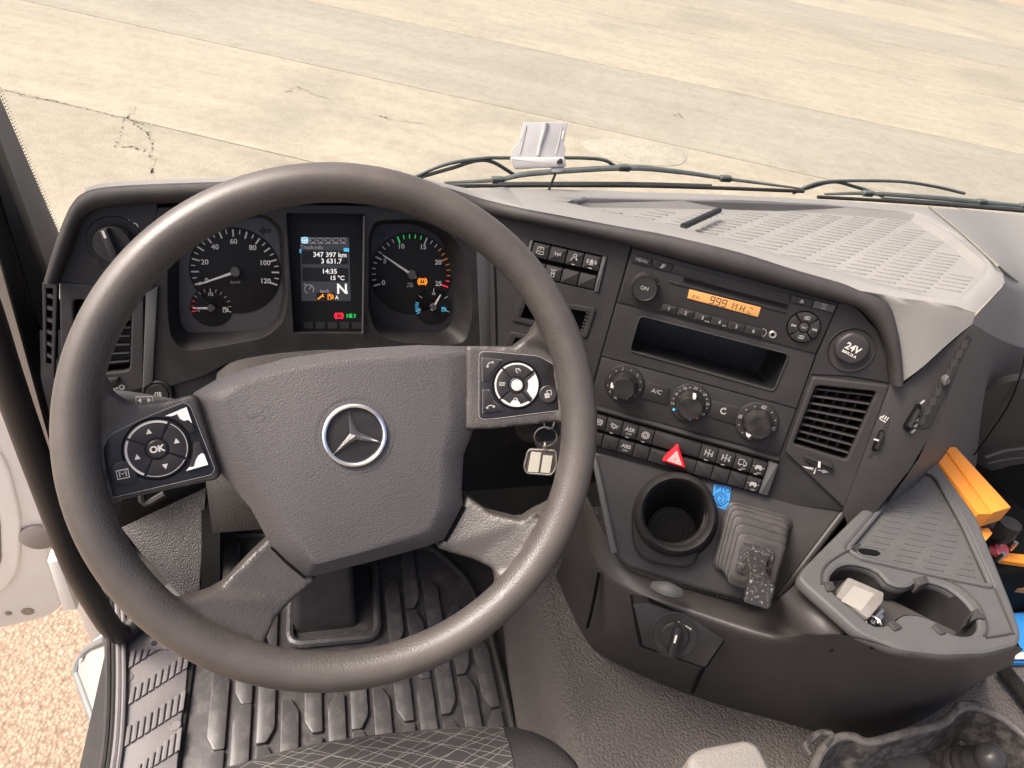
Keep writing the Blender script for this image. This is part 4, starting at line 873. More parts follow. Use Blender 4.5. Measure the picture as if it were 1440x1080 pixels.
def pad4(parent, c, r, ri, w0, w1, m, rot, icons, names='direction_key', bev=.001, gap=.05, mi=M_dimw, isz=.36, icr=.66):
    for k in range(4):
        a0 = rot+k*pi/2-pi/4+gap; a1 = rot+k*pi/2+pi/4-gap; N = 9
        po = [polar(c, r, a0+(a1-a0)*i/N) for i in range(N+1)]+[polar(c, ri, a1-(a1-a0)*i/N+0) for i in range(N+1)]
        bm = NB(); prism(bm, po, w0, w1, bev); b = mk(names, bm, m, parent)
        if icons[k]: symbol(b, *polar(c, r*icr, rot+k*pi/2), r*isz, ICON[icons[k]] if isinstance(icons[k], str) else icons[k], mi, w1, .13, RR if parent is RD else rot)
pad4(RD, dc, dr*.98, dr*.36, .0, .004, M_black, RR+.05, ['next', 'folder', 'prev', 'folder'])
bm = NB(); cyl(bm, *dc, dr*.31, 0, .005, .001); b = mk('source_key', bm, M_face, RD); text('SRC', b, *dc, .0024, M_dimw, .005, RR)

# ---- storage pocket
PK = thing('storage_pocket', 'deep black open storage pocket under the radio', 'storage pocket', F_co.at(*ctr(pocket)))
lc = ctr(pocket); lp = [(x-lc[0], y-lc[1]) for x, y in pocket]
panel = F_co.uvs([(866, 427), (1146, 500), (1132, 534), (851, 480)])
po_ = [(x-lc[0], y-lc[1]) for x, y in F_co.uvs([(867, 427.5), (1146, 500), (1120, 574), (846, 500)])]
plate('surround', po_, [lp], -.003, .0, M_face, PK, bev=.0006)
bm = NB(); n = len(lp); a = [bm.verts.new((x, y, .0)) for x, y in lp]; b2 = [bm.verts.new((x*.93, y*.86-.006, -.075)) for x, y in lp]
for i in range(n): bm.faces.new((a[i], a[(i+1) % n], b2[(i+1) % n], b2[i]))
bm.faces.new(b2); mk('liner', bm, mat('pocket_liner', (.006, .006, .0065), .32, vary=.3), PK, sharp=40)
bm = NB(); tube(bm, [V((x, y, .0006)) for x, y in lp+lp[:1]], .0011, 8, 1); mk('rim_bead', bm, M_face, PK)

# ---- climate panel
HV = thing('climate_panel', 'black climate control panel with three round knobs', 'climate control', F_co)
hp = F_co.uvs([(846, 502), (1119, 576), (1096, 639), (838, 570.5), (836, 540)])
button(HV, hp, -.003, .0006, M_face, .0008, 'panel', .001)
HR = atan2(U(1119, 576)[1]-U(846, 502)[1], U(1119, 576)[0]-U(846, 502)[0])
for q, lb, ic in (([(908, 534.5), (942, 545), (938, 569), (903, 560)], 'A/C', None), ([(1000, 562), (1040, 573), (1034, 597), (994, 585)], None, 'recirc')):
    b = quad(HV, q, 0, .0022, M_face, 'bar_button', .0008); c = ctr(F_co.uvs(q))
    if lb: text(lb, b, c[0], c[1]+.002, .0052, M_dimw, .0022, HR)
    else: symbol(b, c[0], c[1]+.002, .0115, ICON[ic], M_dimw, .0022, .14, HR)
    symbol(b, c[0]-.002, c[1]-.0045, .004, [('f', rect(0, 0, 1, .3))], M_face, .0022)
def hknob(c_px, r_px, marks, ptr, pm=M_white, label='knob'):
    c = U(*c_px); r = r_px*PX*1.02; bm = NB()
    lathe(bm, [(r, 0), (r, .003), (r*.96, .0045), (r*.70, .0055), (r*.66, .0045)], *c, 48); ring = mk('knob_ring', bm, M_black, HV)
    bm = NB(); R_ = []
    for w, s in ((.004, .67), (.010, .66), (.016, .60), (.0215, .565), (.0235, .53)):
        R_.append([V((c[0]+r*s*cos(2*pi*k/48)*(1+(.025 if (k//3) % 2 and w < .02 else 0)), c[1]+r*s*sin(2*pi*k/48)*(1+(.025 if (k//3) % 2 and w < .02 else 0)), w)) for k in range(48)])
    loft(bm, R_, True, True); kn = mk('knob', bm, M_gloss if 0 else mat('knob_black', (.012, .011, .011), .28, dust=.2, dcol=(.14, .13, .12), dscale=60), HV, sharp=30)
    d = V((cos(ptr), sin(ptr))); q = V((-d.y, d.x)); P2 = [V(c)+d*r*.66+q*.0016, V(c)+d*r*.50+q*.0016, V(c)+d*r*.50-q*.0016, V(c)+d*r*.66-q*.0016]
    bm = NB(); prism(bm, [(p.x, p.y) for p in P2], .012, .0242, .0004); mk('pointer', bm, pm, kn)
    for a, s in marks:
        p = polar(c, r*.83, a+HR)
        if s in ICON: symbol(ring, *p, r*.24, ICON[s], M_dimw, .0052, .12, HR)
        elif s in ('.', 'b', 'r'): symbol(ring, *p, r*(.06 if s == '.' else .13), [('f', CIR(.5, 10))], {'.': M_dimw, 'b': M_litb, 'r': mat('red_dot', (.55, .08, .06), .4)}[s], .0053, name='dot')
        else: text(s, ring, p[0], p[1], r*.13, M_dimw, .0052, HR)
D = radians
hknob((878, 538.6), 28.5, [(D(225), '0'), (D(255), 'fan'), (D(200), '.'), (D(165), '1'), (D(135), '.'), (D(110), '2'), (D(80), '.'), (D(52), '3'), (D(25), '.'), (D(-5), '4'), (D(-35), '.'), (D(-65), '.')], D(185)+HR)
hknob((970, 565.5), 29.5, [(D(218), 'b'), (D(196), '16'), (D(178), '.'), (D(160), '18'), (D(142), '.'), (D(124), '20'), (D(107), '.'), (D(88), '22'), (D(70), '.'), (D(50), '24'), (D(33), '.'), (D(15), '26'), (D(0), '.'), (D(-25), '28'), (D(-48), 'r'), (D(-75), 'HI')], D(90)+HR*1.3)
hknob((1063.7, 592), 30, [(D(85), 'heat'), (D(55), '.'), (D(25), '.'), (D(-5), 'recirc'), (D(-35), '.'), (D(-60), '.'), (D(-95), 'recirc'), (D(-125), '.'), (D(-155), '.'), (D(175), 'fan'), (D(145), '.'), (D(115), '.')], D(238)+HR)

# ---- lower switch row with hazard switch
SR = thing('lower_switch_row', 'long row of rocker switches with red hazard triangle in middle', 'switch row', F_co)
Pt = lambda s: (V(U(855, 584.5))*(1-s)+V(U(1083, 649))*s); Pb = lambda s: (V(U(845.5, 627.5))*(1-s)+V(U(1068, 692.5))*s)
fq = lambda s, t: tuple(Pt(s)*(1-t)+Pb(s)*t)
recp = [fq(-.22, -.06), fq(-.22, 1.06), fq(1.05, 1.06), fq(1.05, -.06)]
bm = NB(); prism(bm, recp, -.004, -.0006); mk('switch_bed', bm, M_deep, SR)
bm = NB(); tube(bm, [V((*fq(s, -.13), .000)) for s in (-.22, .2, .6, 1.04)], .0035, 8, 2); mk('ledge', bm, M_face, SR)
S_ = [(-.2, -.1), (-.1, 0), (0, .0996), (.0996, .197), (.197, .296), (.5855, .689), (.689, .794), (.794, .897), (.897, .985)]
topi = [None, 'tyre', 'diff', 'T:ASR', 'brake_a', 'gears', 'gears', 'lorry', 'car_skid']; boti = [None, None, None, 'T:ABS', None, None, None, None, 'car_skid']
SRr = atan2(fq(1, .5)[1]-fq(0, .5)[1], fq(1, .5)[0]-fq(0, .5)[0])
for (s0, s1), ti, bi in zip(S_, topi, boti):
    for (t0, t1), ic in (((.02, .46), ti), ((.56, .99), bi)):
        p = cell(fq, s0, s1, t0, t1, .0004); b = button(SR, p, -.001, .006, M_black if 0 else M_face, .0012, 'switch', .001); c = ctr(p)
        if not ic: continue
        if ic[:2] == 'T:': text(ic[2:], b, c[0], c[1]+.0022, .0048, M_dimw, .006, SRr, bold=.00015); text('OFF', b, c[0], c[1]-.0036, .003, M_dimw, .006, SRr)
        else:
            symbol(b, c[0], c[1]+.001, .0105, ICON[ic], M_dimw, .006, .10, SRr)
            if ic in ('lorry', 'car_skid') : text('OFF', b, c[0]+.002, c[1]-.0062, .0022, M_dimw, .006, SRr)
        if t0 < .1: symbol(b, c[0]-.001, c[1]-.0082, .0042, [('f', rect(0, 0, 1, .22))], M_dimw, .006)
for t0, t1 in ((.02, .46), (.56, .99)):
    button(SR, cell(fq, .296, .5855, t0, t1, .0004), -.001, .006, M_face, .0012, 'hazard_base', .001)
button(SR, cell(fq, .99, 1.045, -.02, .99, .0003), -.001, .0065, M_grey, .0015, 'end_cap', .001)
tri = F_co.uvs(zz([(632, 310), (690, 483), (515, 425)], 5.14, 830, 560)); bm = NB(); prism(bm, rnd(tri, .0035, 4), .004, .0135, .0022, 3); hz = mk('hazard_switch', bm, M_red, SR, label='red triangular hazard warning switch')
def trio(p, k): c = ctr(p); return [(c[0]+(x-c[0])*k, c[1]+(y-c[1])*k) for x, y in p]
bm = NB(); fillp(bm, trio(tri, .60), .01365); mk('white_triangle', bm, M_white, hz)
bm = NB(); ribbon(bm, trio(tri, .40), .0007, .0138, True); ribbon(bm, trio(tri, .12), .0012, .0138, True); mk('red_outline', bm, M_red, hz)

# ---- 24 V socket
SO = thing('power_socket', 'round dark power socket with flip cap marked 24V', 'power socket', F_co.at(*cap_c))
rr = 31*PX
bm = NB(); lathe(bm, [(rr*1.02, -.0015), (rr, .0004), (rr*.93, -.001), (rr*.80, -.006), (rr*.78, -.0085), (.0005, -.0085)], seg=48); mk('socket_ring', bm, M_mid, SO)
loc = lambda px: [(x-cap_c[0], y-cap_c[1]) for x, y in F_co.uvs(zz(px, 6.75, 1040, 380), .006)]
bm = NB(); prism(bm, rnd(loc([(1060, 580), (1190, 630), (1243, 690), (1235, 790), (1165, 870), (1040, 905), (910, 830), (905, 720), (945, 650)]), .006, 4), -.008, .008, .0035, 3); cp = mk('cap', bm, M_mid, SO)
tr_ = HR+radians(-13); text('24V', cp, *loc([(1072, 738)])[0], .0074, M_white, .0082, tr_, bold=.0003); text('MAX.15 A', cp, *loc([(1035, 790)])[0], .0027, M_white, .0082, tr_, bold=.0002)
bm = NB(); ribbon(bm, F_co.uvs([(1141, 527), (1195, 529.5), (1251, 539)]), .0012, -.0014); o = mk('panel_gap', bm, M_deep, dash); o.matrix_basis = D0.Mi @ F_co.M

# ---- centre air vent
CV = thing('air_vent', 'slatted black air vent right of the climate knobs', 'air vent', F_co)
fr = F_co.uvs([(1142, 529), (1250, 541), (1187, 714), (1172, 700), (1103, 634)])
plate('frame', rnd(fr, .004), [rnd(vop, .004)], -.004, .003, M_mid, CV, bev=.002); recess(CV, rnd(vop, .004), .045, M_deep)
f = quadpos(vop)
for k in range(5):
    s = (k+.6)/5.4; a, b = V(f(s, .0)), V(f(s-.02, 1.0)); q = (b-a).normalized(); q = V((-q.y, q.x))*.0012; bm = NB()
    prism(bm, [tuple(a+q), tuple(b+q), tuple(b-q), tuple(a-q)], -.030, -.014); mk('vane', bm, M_black, CV)
vent_slats(CV, f, 8, M_mid, -.003, .0026, t0=.02, t1=.98, s0=.0, s1=1)
q = zz([(510, 890), (630, 925), (635, 955), (560, 945), (508, 912)], 3, 960, 340)
bm = NB(); prism(bm, rnd(F_co.uvs(q), .005), .002, .009, .003); tw_ = mk('thumbwheel', bm, M_black, CV)
bm = NB(); prism(bm, F_co.uvs(zz([(565, 912), (575, 915), (573, 940), (563, 938)], 3, 960, 340)), .009, .0096); mk('mark', bm, M_white, tw_)
c = F_co.uv(*zz([(558, 955)], 3, 960, 340)[0]); symbol(CV, *c, .024, [('f', [(-.65, .0), (-.1, .07), (-.1, -.07), (-.4, -.06)]), ('f', [(.1, .04), (.35, .04), (.35, .12), (.65, 0), (.35, -.12), (.35, -.04), (.1, -.04)]), ('f', rect(0, 0, .07, .5))], M_white, .0032, .05, HR+.05)
# thumbwheel strip on the right edge
TW = thing('heat_thumbwheel', 'small vertical thumbwheel with heat symbol beside the centre vent', 'thumbwheel', F_co)
bm = NB(); prism(bm, rnd(F_co.uvs([(1248, 575), (1252, 592), (1238, 632), (1222, 645), (1216, 640), (1226, 602)]), .005), -.002, .0045, .0015); mk('bezel', bm, M_mid, TW)
bm = NB(); prism(bm, rnd(F_co.uvs([(1236, 601), (1242, 604), (1235, 630), (1225, 633), (1224, 627)]), .003), .003, .0052, .0004); mk('slot', bm, M_deep, TW)
bm = NB(); prism(bm, rnd(F_co.uvs([(1236, 604), (1241, 606), (1234, 629), (1227, 629)]), .003), .004, .010, .0025); w_ = mk('wheel', bm, M_black, TW)
bm = NB(); prism(bm, F_co.uvs([(1229, 616.5), (1236, 618.5), (1235.5, 620.5), (1228.5, 618.5)], .01), .0098, .0104); mk('mark', bm, M_white, w_)
symbol(TW, *F_co.uv(1244, 589, .005), .009, ICON['heat'], M_white, .0047, .14, -.25)
# ================================================================== STEERING WHEEL
SWH = thing('steering_wheel', 'grey four-spoke truck steering wheel with star emblem on its pad', 'steering wheel', F_wh)
RC, RT = .2108, .0168
def bake(bm, m, name, parent, voxel=.0028, it=6, fac=.5):
    me = bpy.data.meshes.new(name); bm.to_mesh(me); bm.free(); o = bpy.data.objects.new(name, me); COL.objects.link(o)
    md = o.modifiers.new('r', 'REMESH'); md.mode = 'VOXEL'; md.voxel_size = voxel
    sm_ = o.modifiers.new('s', 'SMOOTH'); sm_.iterations = it; sm_.factor = fac
    dg = bpy.context.evaluated_depsgraph_get(); e = o.evaluated_get(dg); m2 = bpy.data.meshes.new_from_object(e)
    bpy.data.objects.remove(o); bpy.data.meshes.remove(me); m2.name = name; m2.materials.clear()
    for p in m2.polygons: p.use_smooth = True
    return link(name, m2, m, parent)
W_ = lambda pts, w: F_wh.uvs(pts, w)
# rim + spokes fused into one skin
bm = NB(); N = 120; rows = []
for k in range(N):
    a = 2*pi*k/N; ce = V((RC*cos(a), RC*sin(a), 0)); e = V((cos(a), sin(a), 0))
    rows.append([ce+e*RT*cos(t)+V((0, 0, RT*1.12*sin(t))) for t in [2*pi*j/16 for j in range(16)]])
loft(bm, rows+[rows[0]], True)
bmesh.ops.remove_doubles(bm, verts=bm.verts, dist=1e-6)
def slab_(pts0, w0a, w0b):
    """spoke solid: outline with its own height at every corner: (px, py, top w, thickness)"""
    n = len(pts0); tp = []; bt = []
    for x, y, w, t in pts0:
        u, v = F_wh.uv(x, y, w); tp.append(bm.verts.new((u, v, w))); bt.append(bm.verts.new((u, v, w-t)))
    for i in range(n): bm.faces.new((tp[i], tp[(i+1) % n], bt[(i+1) % n], bt[i]))
    bm.faces.new(tp); bm.faces.new(bt[::-1])
TLT = radians(10)
FPL = Fr(F_wh.hit(222, 632, -.0195), F_wh.u*cos(TLT)-F_wh.n*sin(TLT), F_wh.v); FPR = Fr(F_wh.hit(735, 540, -.0215), F_wh.u*cos(TLT)+F_wh.n*sin(TLT), F_wh.v)
def slab2(FPx, px, off, th):
    """arm lying in the plane of its key pod"""
    tp = [bm.verts.new(F_wh.Mi @ FPx.hit(x, y, off)) for x, y in px]; bt = [bm.verts.new(v.co-V((0, 0, th))) for v in tp]; n = len(px)
    for k in range(n): bm.faces.new((tp[k], tp[(k+1) % n], bt[(k+1) % n], bt[k]))
    bm.faces.new(tp); bm.faces.new(bt[::-1])
slab2(FPR, [(655, 486), (735, 487), (770, 492), (808, 515), (824, 545), (824, 590), (797, 592), (690, 604), (655, 604)], -.0012, .026)
slab_([(730, 484, -.024, .030), (750, 470, -.012, .028), (762, 446, -.002, .024), (790, 448, .004, .024), (826, 530, .003, .024), (806, 520, -.008, .024), (770, 496, -.018, .026)], 0, 0)
slab_([(795, 585, -.016, .026), (826, 560, .000, .026), (826, 630, .000, .026), (796, 612, -.012, .024)], 0, 0)
slab2(FPL, [(274, 554), (213, 569), (165, 578), (128, 596), (100, 620), (100, 690), (140, 710), (310, 674)], -.0012, .026)
slab_([(232, 564, -.026, .028), (176, 570, -.014, .028), (150, 552, -.004, .026), (138, 522, .002, .024), (104, 535, .004, .024), (94, 625, .003, .024), (126, 615, -.006, .024), (160, 590, -.014, .024)], 0, 0)
slab_([(138, 700, -.014, .024), (165, 710, -.022, .024), (156, 738, -.008, .024), (115, 748, .002, .024), (96, 670, .000, .024)], 0, 0)
slab_([(384, 752, -.046, .036), (344, 790, -.034, .036), (308, 828, -.022, .032), (276, 842, -.008, .028), (246, 844, -.002, .026), (318, 930, -.002, .026), (384, 944, -.004, .026), (371, 908, -.013, .030), (386, 872, -.026, .034), (414, 842, -.036, .036), (446, 816, -.046, .036)], 0, 0)
slab_([(658, 698, -.046, .036), (692, 723, -.034, .036), (736, 733, -.021, .032), (756, 722, -.008, .028), (808, 696, -.002, .026), (772, 804, -.002, .026), (680, 862, -.004, .026), (704, 828, -.012, .028), (696, 802, -.026, .032), (668, 788, -.036, .036), (614, 772, -.046, .036)], 0, 0)
rim = bake(bm, M_rim, 'rim_and_spokes', SWH, .0026, 6)
# seam / gap where pad meets spokes
# ---- pad
PW, PI = -.038, -.026
out = [(266, 566), (272, 552), (310, 530), (400, 504), (500, 490), (590, 485), (660, 487), (669, 494), (672, 592), (653, 640), (650, 690), (652, 711), (626, 760), (600, 770), (520, 792), (440, 812), (428, 811), (380, 768), (352, 716), (306, 662)]
inn = [(318, 566), (322, 556), (345, 540), (420, 518), (500, 506), (580, 500), (618, 499), (629, 506), (632, 590), (620, 640), (618, 690), (616, 712), (604, 742), (590, 750), (515, 772), (448, 790), (438, 788), (414, 758), (392, 716), (352, 650)]
bm = NB(); rows = []
oo = F_wh.uvs(out, PW); ii = F_wh.uvs(inn, PI)
rows.append([V((x, y, PW-.035)) for x, y in oo]); rows.append([V((x, y, PW-.004)) for x, y in oo]); rows.append([V((x, y, PW)) for x, y in inset(oo, .004)])
rows.append([V((*(V(a)*.18+V(b)*.82), PI-.0012)) for a, b in zip(inset(oo, .004), ii)])
rows.append([V((x, y, PI)) for x, y in inset(ii, .002)])
loft(bm, rows, True); vsn = [v for v in bm.verts][-len(ii):]; bm.faces.new(vsn)
bm.faces.new([v for v in bm.verts][:len(oo)][::-1])
for e in bm.edges: e.smooth = True
bmesh.ops.recalc_face_normals(bm, faces=bm.faces)
pad = mk('pad', bm, M_pad, SWH, sharp=28)
for q, bw in (([(381, 769), (404, 792), (429, 812)], .0018), ([(653, 712), (640, 737), (626, 761)], .0018)):
    bm = NB(); tube(bm, [V((*F_wh.uv(x, y, PW-.006), PW-.006)) for x, y in q], bw, 6, 3); mk('shut_line', bm, M_deep, SWH)
# ---- star emblem
ec = F_wh.uv(498.5, 611.5, PI); er = 43.5*F_wh.sc(498, 611, PI)
bm = NB(); lathe(bm, [(er*1.28, PI+.0002), (er*1.22, PI+.0004), (er*1.0, PI-.001)], *ec, 56, False); mk('emblem_recess', bm, M_pad, pad)
bm = NB(); cyl(bm, *ec, er*.98, PI-.002, PI+.0006, 0, 56); mk('emblem_base', bm, M_black, pad)
bm = NB(); rows = []
for k in range(64):
    a = 2*pi*k/64; e = V((cos(a), sin(a), 0)); rows.append([V((*ec, PI+.0022))+e*(er*.955)+e*.0022*cos(t)+V((0, 0, .0022*sin(t))) for t in [2*pi*j/8 for j in range(8)]])
loft(bm, rows+[rows[0]], True); bmesh.ops.remove_doubles(bm, verts=bm.verts, dist=1e-7); mk('emblem_ring', bm, M_chrome, pad)
tp_ = V(F_wh.uv(489, 571, PI))-V(ec); a0 = atan2(tp_.y, tp_.x); bm = NB(); top = bm.verts.new((*ec, PI+.0062)); ringv = []
for k in range(3):
    a = a0+k*2*pi/3; ringv.append(bm.verts.new((*polar(ec, er*.93, a), PI+.0014))); ringv.append(bm.verts.new((*polar(ec, er*.155, a+pi/3), PI+.0012)))
n = 6
for k in range(3):
    tip = ringv[2*k]; v1 = ringv[2*k-1]; v2 = ringv[2*k+1]
    bm.faces.new((top, tip, v2)); bm.faces.new((top, v1, tip))
bm.faces.new(ringv[::-1]); mk('emblem_star', bm, M_silver, pad, sharp=5)
# embossed horn marks
for (x, y), fl_ in (((363, 582), 1), ((604, 536), -1)):
    u, v = F_wh.uv(x, y, PI); st_ = [[(fl_*p[0], p[1]) for p in s] if isinstance(s[0], tuple) else s for s in ICON['horn']]
    symbol(pad, u, v, .021, st_, mat('horn_emboss', (.095, .088, .086), .55), PI-.0008 if fl_ == 1 and 0 else PI+.0001, .045, radians(12 if fl_ == 1 else 8), 'horn_mark')
# ---- key pods
def pod(name, outl, w, ring_c, ring_r, rot, icons, okey, label):
    po = rnd(FP.uvs(outl, w), .006, 4); bm = NB(); prism(bm, po, w-.022, w, .0015); P = mk(name, bm, M_gloss, SWH, label=label); P.matrix_basis = F_wh.Mi @ FP.M; bm = NB(); pq = inset(po, .0004); ribbon(bm, pq, .0005, w-.0004, True); mk('pod_edge', bm, M_dimw, P)
    c = FP.uv(*ring_c, w); r = ring_r*FP.sc(*ring_c, w)
    bm = NB(); lathe(bm, [(r*1.10, w-.0005), (r*1.10, w+.0006), (r*1.04, w+.0002)], *c, 48, False); mk('key_ring', bm, M_deep, P)
    for k in range(4):
        a0 = rot+k*pi/2-pi/4+.05; a1 = rot+k*pi/2+pi/4-.05; Nn = 10; ri = r*.38
        pp = [polar(c, r, a0+(a1-a0)*i/Nn) for i in range(Nn+1)]+[polar(c, ri, a1-(a1-a0)*i/Nn) for i in range(Nn+1)]
        bm = NB(); prism(bm, pp, w-.002, w+.0022, .0006); b = mk('key', bm, M_key, P)
        bm = NB(); ribbon(bm, [polar(c, r*.955, a0+(a1-a0)*i/Nn) for i in range(Nn+1)], r*(.075 if k in (1, 2) else .03), w+.00245); mk('key_edge', bm, M_white if k in (1, 2) else M_dimw, P)
        if icons[k]: symbol(b, *polar(c, r*.66, rot+k*pi/2), r*.25, icons[k][0], M_white, w+.0023, .09, icons[k][1])
    return P, c, r
wr = atan2(F_wh.uv(727, 540, PW)[1]-F_wh.uv(222, 632, PW)[1], F_wh.uv(727, 540, PW)[0]-F_wh.uv(222, 632, PW)[0])
TRI = [('f', [(0, .42), (.38, -.3), (-.38, -.3)])]
wl_ = 0.0; tl = radians(10); FP = Fr(F_wh.hit(222, 632, -.0195), F_wh.u*cos(tl)-F_wh.n*sin(tl), F_wh.v)
P, c, r = pod('key_pod', [(142, 634), (152, 612), (200, 588), (258, 565), (268, 570), (303, 660), (298, 668), (152, 702), (145, 690)], wl_, (221, 631), 40.5, wr+.22, [(TRI, wr), (TRI, wr), (TRI, wr), ([('f', [(0, -.42), (.38, .3), (-.38, .3)])], wr)], 'OK', 'glossy left key pod with OK button')
bm = NB(); lathe(bm, [(r*.33, wl_), (r*.33, wl_+.003), (r*.28, wl_+.004), (.0005, wl_+.0042)], *c, 28); b = mk('centre_key', bm, M_key, P); text('OK', b, *c, .0052, M_white, wl_+.0042, wr, bold=.0003)
u, v = FP.uv(173, 666, wl_); rk = 17.5*FP.sc(173, 666, wl_)
bm = NB(); lathe(bm, [(rk, wl_-.001), (rk, wl_+.0016), (rk*.9, wl_+.0022), (.0005, wl_+.0018)], u, v, 32); b = mk('menu_key', bm, M_key, P)
symbol(b, u, v, .0085, [('c', [(-.5, -.42), (.5, -.42), (.5, .42), (-.5, .42)]), [(-.28, -.25), (-.28, .25), (0, -.05), (.28, .25), (.28, -.25)], ('f', [(-.5, .42), (.5, .42), (.5, .32), (-.5, .32)])], M_white, wl_+.0022, .11, wr)
def worn(parent, px, w, patch):
    bm = NB(); prism(bm, rnd(FP.uvs(px, w), .0015, 2), w-.001, w+.002, .0006); k = mk('corner_key', bm, M_key, parent)
    bm = NB(); prism(bm, FP.uvs(patch, w+.002), w+.0018, w+.0024); mk('worn_patch', bm, mat('worn_silver', (.68, .66, .64), .35, vary=.15), k)
    return k
Z6 = lambda p: zz(p, 6.75, 130, 560)
worn(P, Z6([(680, 170), (895, 80), (975, 315), (920, 330), (850, 240), (760, 190)]), wl_, Z6([(690, 168), (893, 84), (945, 235), (910, 205), (870, 215), (830, 195), (805, 150), (750, 172)]))
worn(P, Z6([(955, 425), (1018, 405), (1100, 635), (880, 695), (930, 620), (955, 520)]), wl_, Z6([(1040, 520), (1060, 530), (1098, 630), (890, 690), (920, 655), (965, 650), (980, 590), (1005, 545)]))
wr_ = 0.0; tl = radians(10); FP = Fr(F_wh.hit(735, 540, -.0215), F_wh.u*cos(tl)+F_wh.n*sin(tl), F_wh.v)
P, c, r = pod('key_pod', [(673, 494), (690, 494), (758, 500), (782, 514), (790, 530), (798, 573), (792, 577), (690, 590), (673, 590)], wr_, (726.5, 541.5), 31.5, wr-.25, [None, (ICON['gauge'], wr), ([('c', rect(0, 0, 1.0, .5)), [(-.35, .15), (-.35, -.15), (-.2, -.15)], [(0, .15), (0, -.15)], [(.2, -.15), (.2, .15), (.35, 0)]], wr-.2), ([('c', CIR(.36, 12)), [(-.2, 0), (.2, 0)]], wr)], None, 'glossy right key pod with cruise control ring')
bm = NB(); lathe(bm, [(r*.34, wr_), (r*.34, wr_+.003), (r*.30, wr_+.0035)], *c, 28); b = mk('centre_key', bm, M_key, P)
bm = NB(); cyl(bm, *c, r*.25, wr_+.003, wr_+.0042, .0004); mk('worn_patch', bm, M_white, b)
bm = NB(); a_ = wr-.25; pp = [polar(c, r*.96, a_+radians(d_)) for d_ in range(-36, 37, 8)]+[polar(c, r*.52, a_+radians(d_)) for d_ in (26, 10, -10, -26)]; prism(bm, pp, wr_+.002, wr_+.0025); mk('worn_patch', bm, M_white, P)
bm = NB(); a_ = wr-.25-pi/2; pp = [polar(c, r*.96, a_+radians(d_)) for d_ in range(-44, 45, 8)]+[polar(c, r*(.88 if abs(d_) > 12 else .70), a_+radians(d_)) for d_ in (40, 16, 11, -11, -16, -40)]; prism(bm, pp, wr_+.002, wr_+.0025); mk('worn_patch', bm, M_white, P)
Z7 = lambda p: zz(p, 5.144, 660, 480)
for px, ic, cc in (([(90, 120), (235, 135), (175, 205), (140, 285), (95, 282)], 'phone', (148, 165)), ([(97, 350), (140, 350), (175, 430), (245, 495), (97, 515)], 'phone', (152, 472))):
    bm = NB(); prism(bm, rnd(FP.uvs(Z7(px), wr_), .0012, 2), wr_-.001, wr_+.002, .0006); k = mk('corner_key', bm, M_key, P)
    bm = NB(); ribbon(bm, FP.uvs(Z7(px), wr_), .0005, wr_+.0006, True); mk('key_edge', bm, M_dimw, P)
    symbol(k, *FP.uv(*Z7([cc])[0], wr_), .0095, ICON[ic], M_dimw, wr_+.002, .1, wr+(.5 if cc[1] < 200 else 0))
u, v = FP.uv(*Z7([(567, 382)])[0], wr_); rk = .0085
bm = NB(); lathe(bm, [(rk, wr_-.001), (rk, wr_+.0016), (rk*.9, wr_+.0022), (.0005, wr_+.0018)], u, v, 32); b = mk('page_key', bm, M_key, P); symbol(b, u, v, .0085, ICON['pages'], M_dimw, wr_+.0021, .12, wr)

# ---- stalk behind the wheel on the left
ST = thing('indicator_stalk', 'grey indicator stalk poking out behind left side of wheel', 'stalk', ID(F_cl.hit(250, 570, .10)))
pts = [F_cl.hit(130, 556, .13), F_cl.hit(160, 558, .125), F_cl.hit(205, 565, .115), F_cl.hit(260, 575, .10)]
bm = NB(); tube(bm, pts, lambda t: .0062+.002*t, 14, 4, 1.0); mk('lever', bm, M_grey, ST, world=FR[ST.name])
fs = Fr(F_cl.hit(203, 563, .128), (1, .05, -.12), (0, .5, .86)); o = thing_sym = symbol(ST, 0, 0, .013, [('c', rect(0, 0, 1.1, .55)), ('f', [(-.45, 0), (-.2, .2), (-.2, -.2)]), ('f', [(.45, 0), (.2, .2), (.2, -.2)])], M_dimw, .0, .07); o.matrix_basis = FR[ST.name].Mi @ fs.M
bm = NB(); tube(bm, [F_cl.hit(150, 575, .12), F_cl.hit(200, 582, .115), F_cl.hit(260, 590, .10)], .009, 12, 3); mk('lower_lever', bm, M_grey, ST, world=FR[ST.name])
bm = NB(); tube(bm, [F_cl.hit(198, 690, .05), F_cl.hit(204, 708, .05), F_cl.hit(232, 694, .05)], .004, 8, 3); mk('tilt_lever', bm, M_rubber, ST, world=FR[ST.name])

# ---- ignition and key ring
KX = atd(768, 600, .72)
bm = NB(); ig = thing('ignition_lock', 'black ignition lock beside the column under the right spoke', 'ignition lock', ID(KX))
tube(bm, [atd(745, 600, .78), atd(765, 598, .735), atd(770, 597, .725)], lambda t: .017, 18, 2); mk('barrel', bm, M_black, ig, world=FR[ig.name])
K0 = ID(atd(765, 650, .705)); KR = thing('key_ring', 'split key rings with a framed plastic fob hanging from ignition', 'key ring', K0)
def ring3(c, a, b, r, th, nm, m):
    bm = NB(); rows = []
    for k in range(40):
        t = 2*pi*k/40; e = a*cos(t)+b*sin(t); rows.append([c+e*r+e*th*cos(s)+a.cross(b)*th*sin(s) for s in [2*pi*j/8 for j in range(8)]])
    loft(bm, rows+[rows[0]], True); bmesh.ops.remove_doubles(bm, verts=bm.verts, dist=1e-7); mk(nm, bm, m, KR, world=K0)
KU = RGT.copy(); KV = V((-.05, .25, 1)).normalized(); KV = (KV-KU*KV.dot(KU)).normalized()
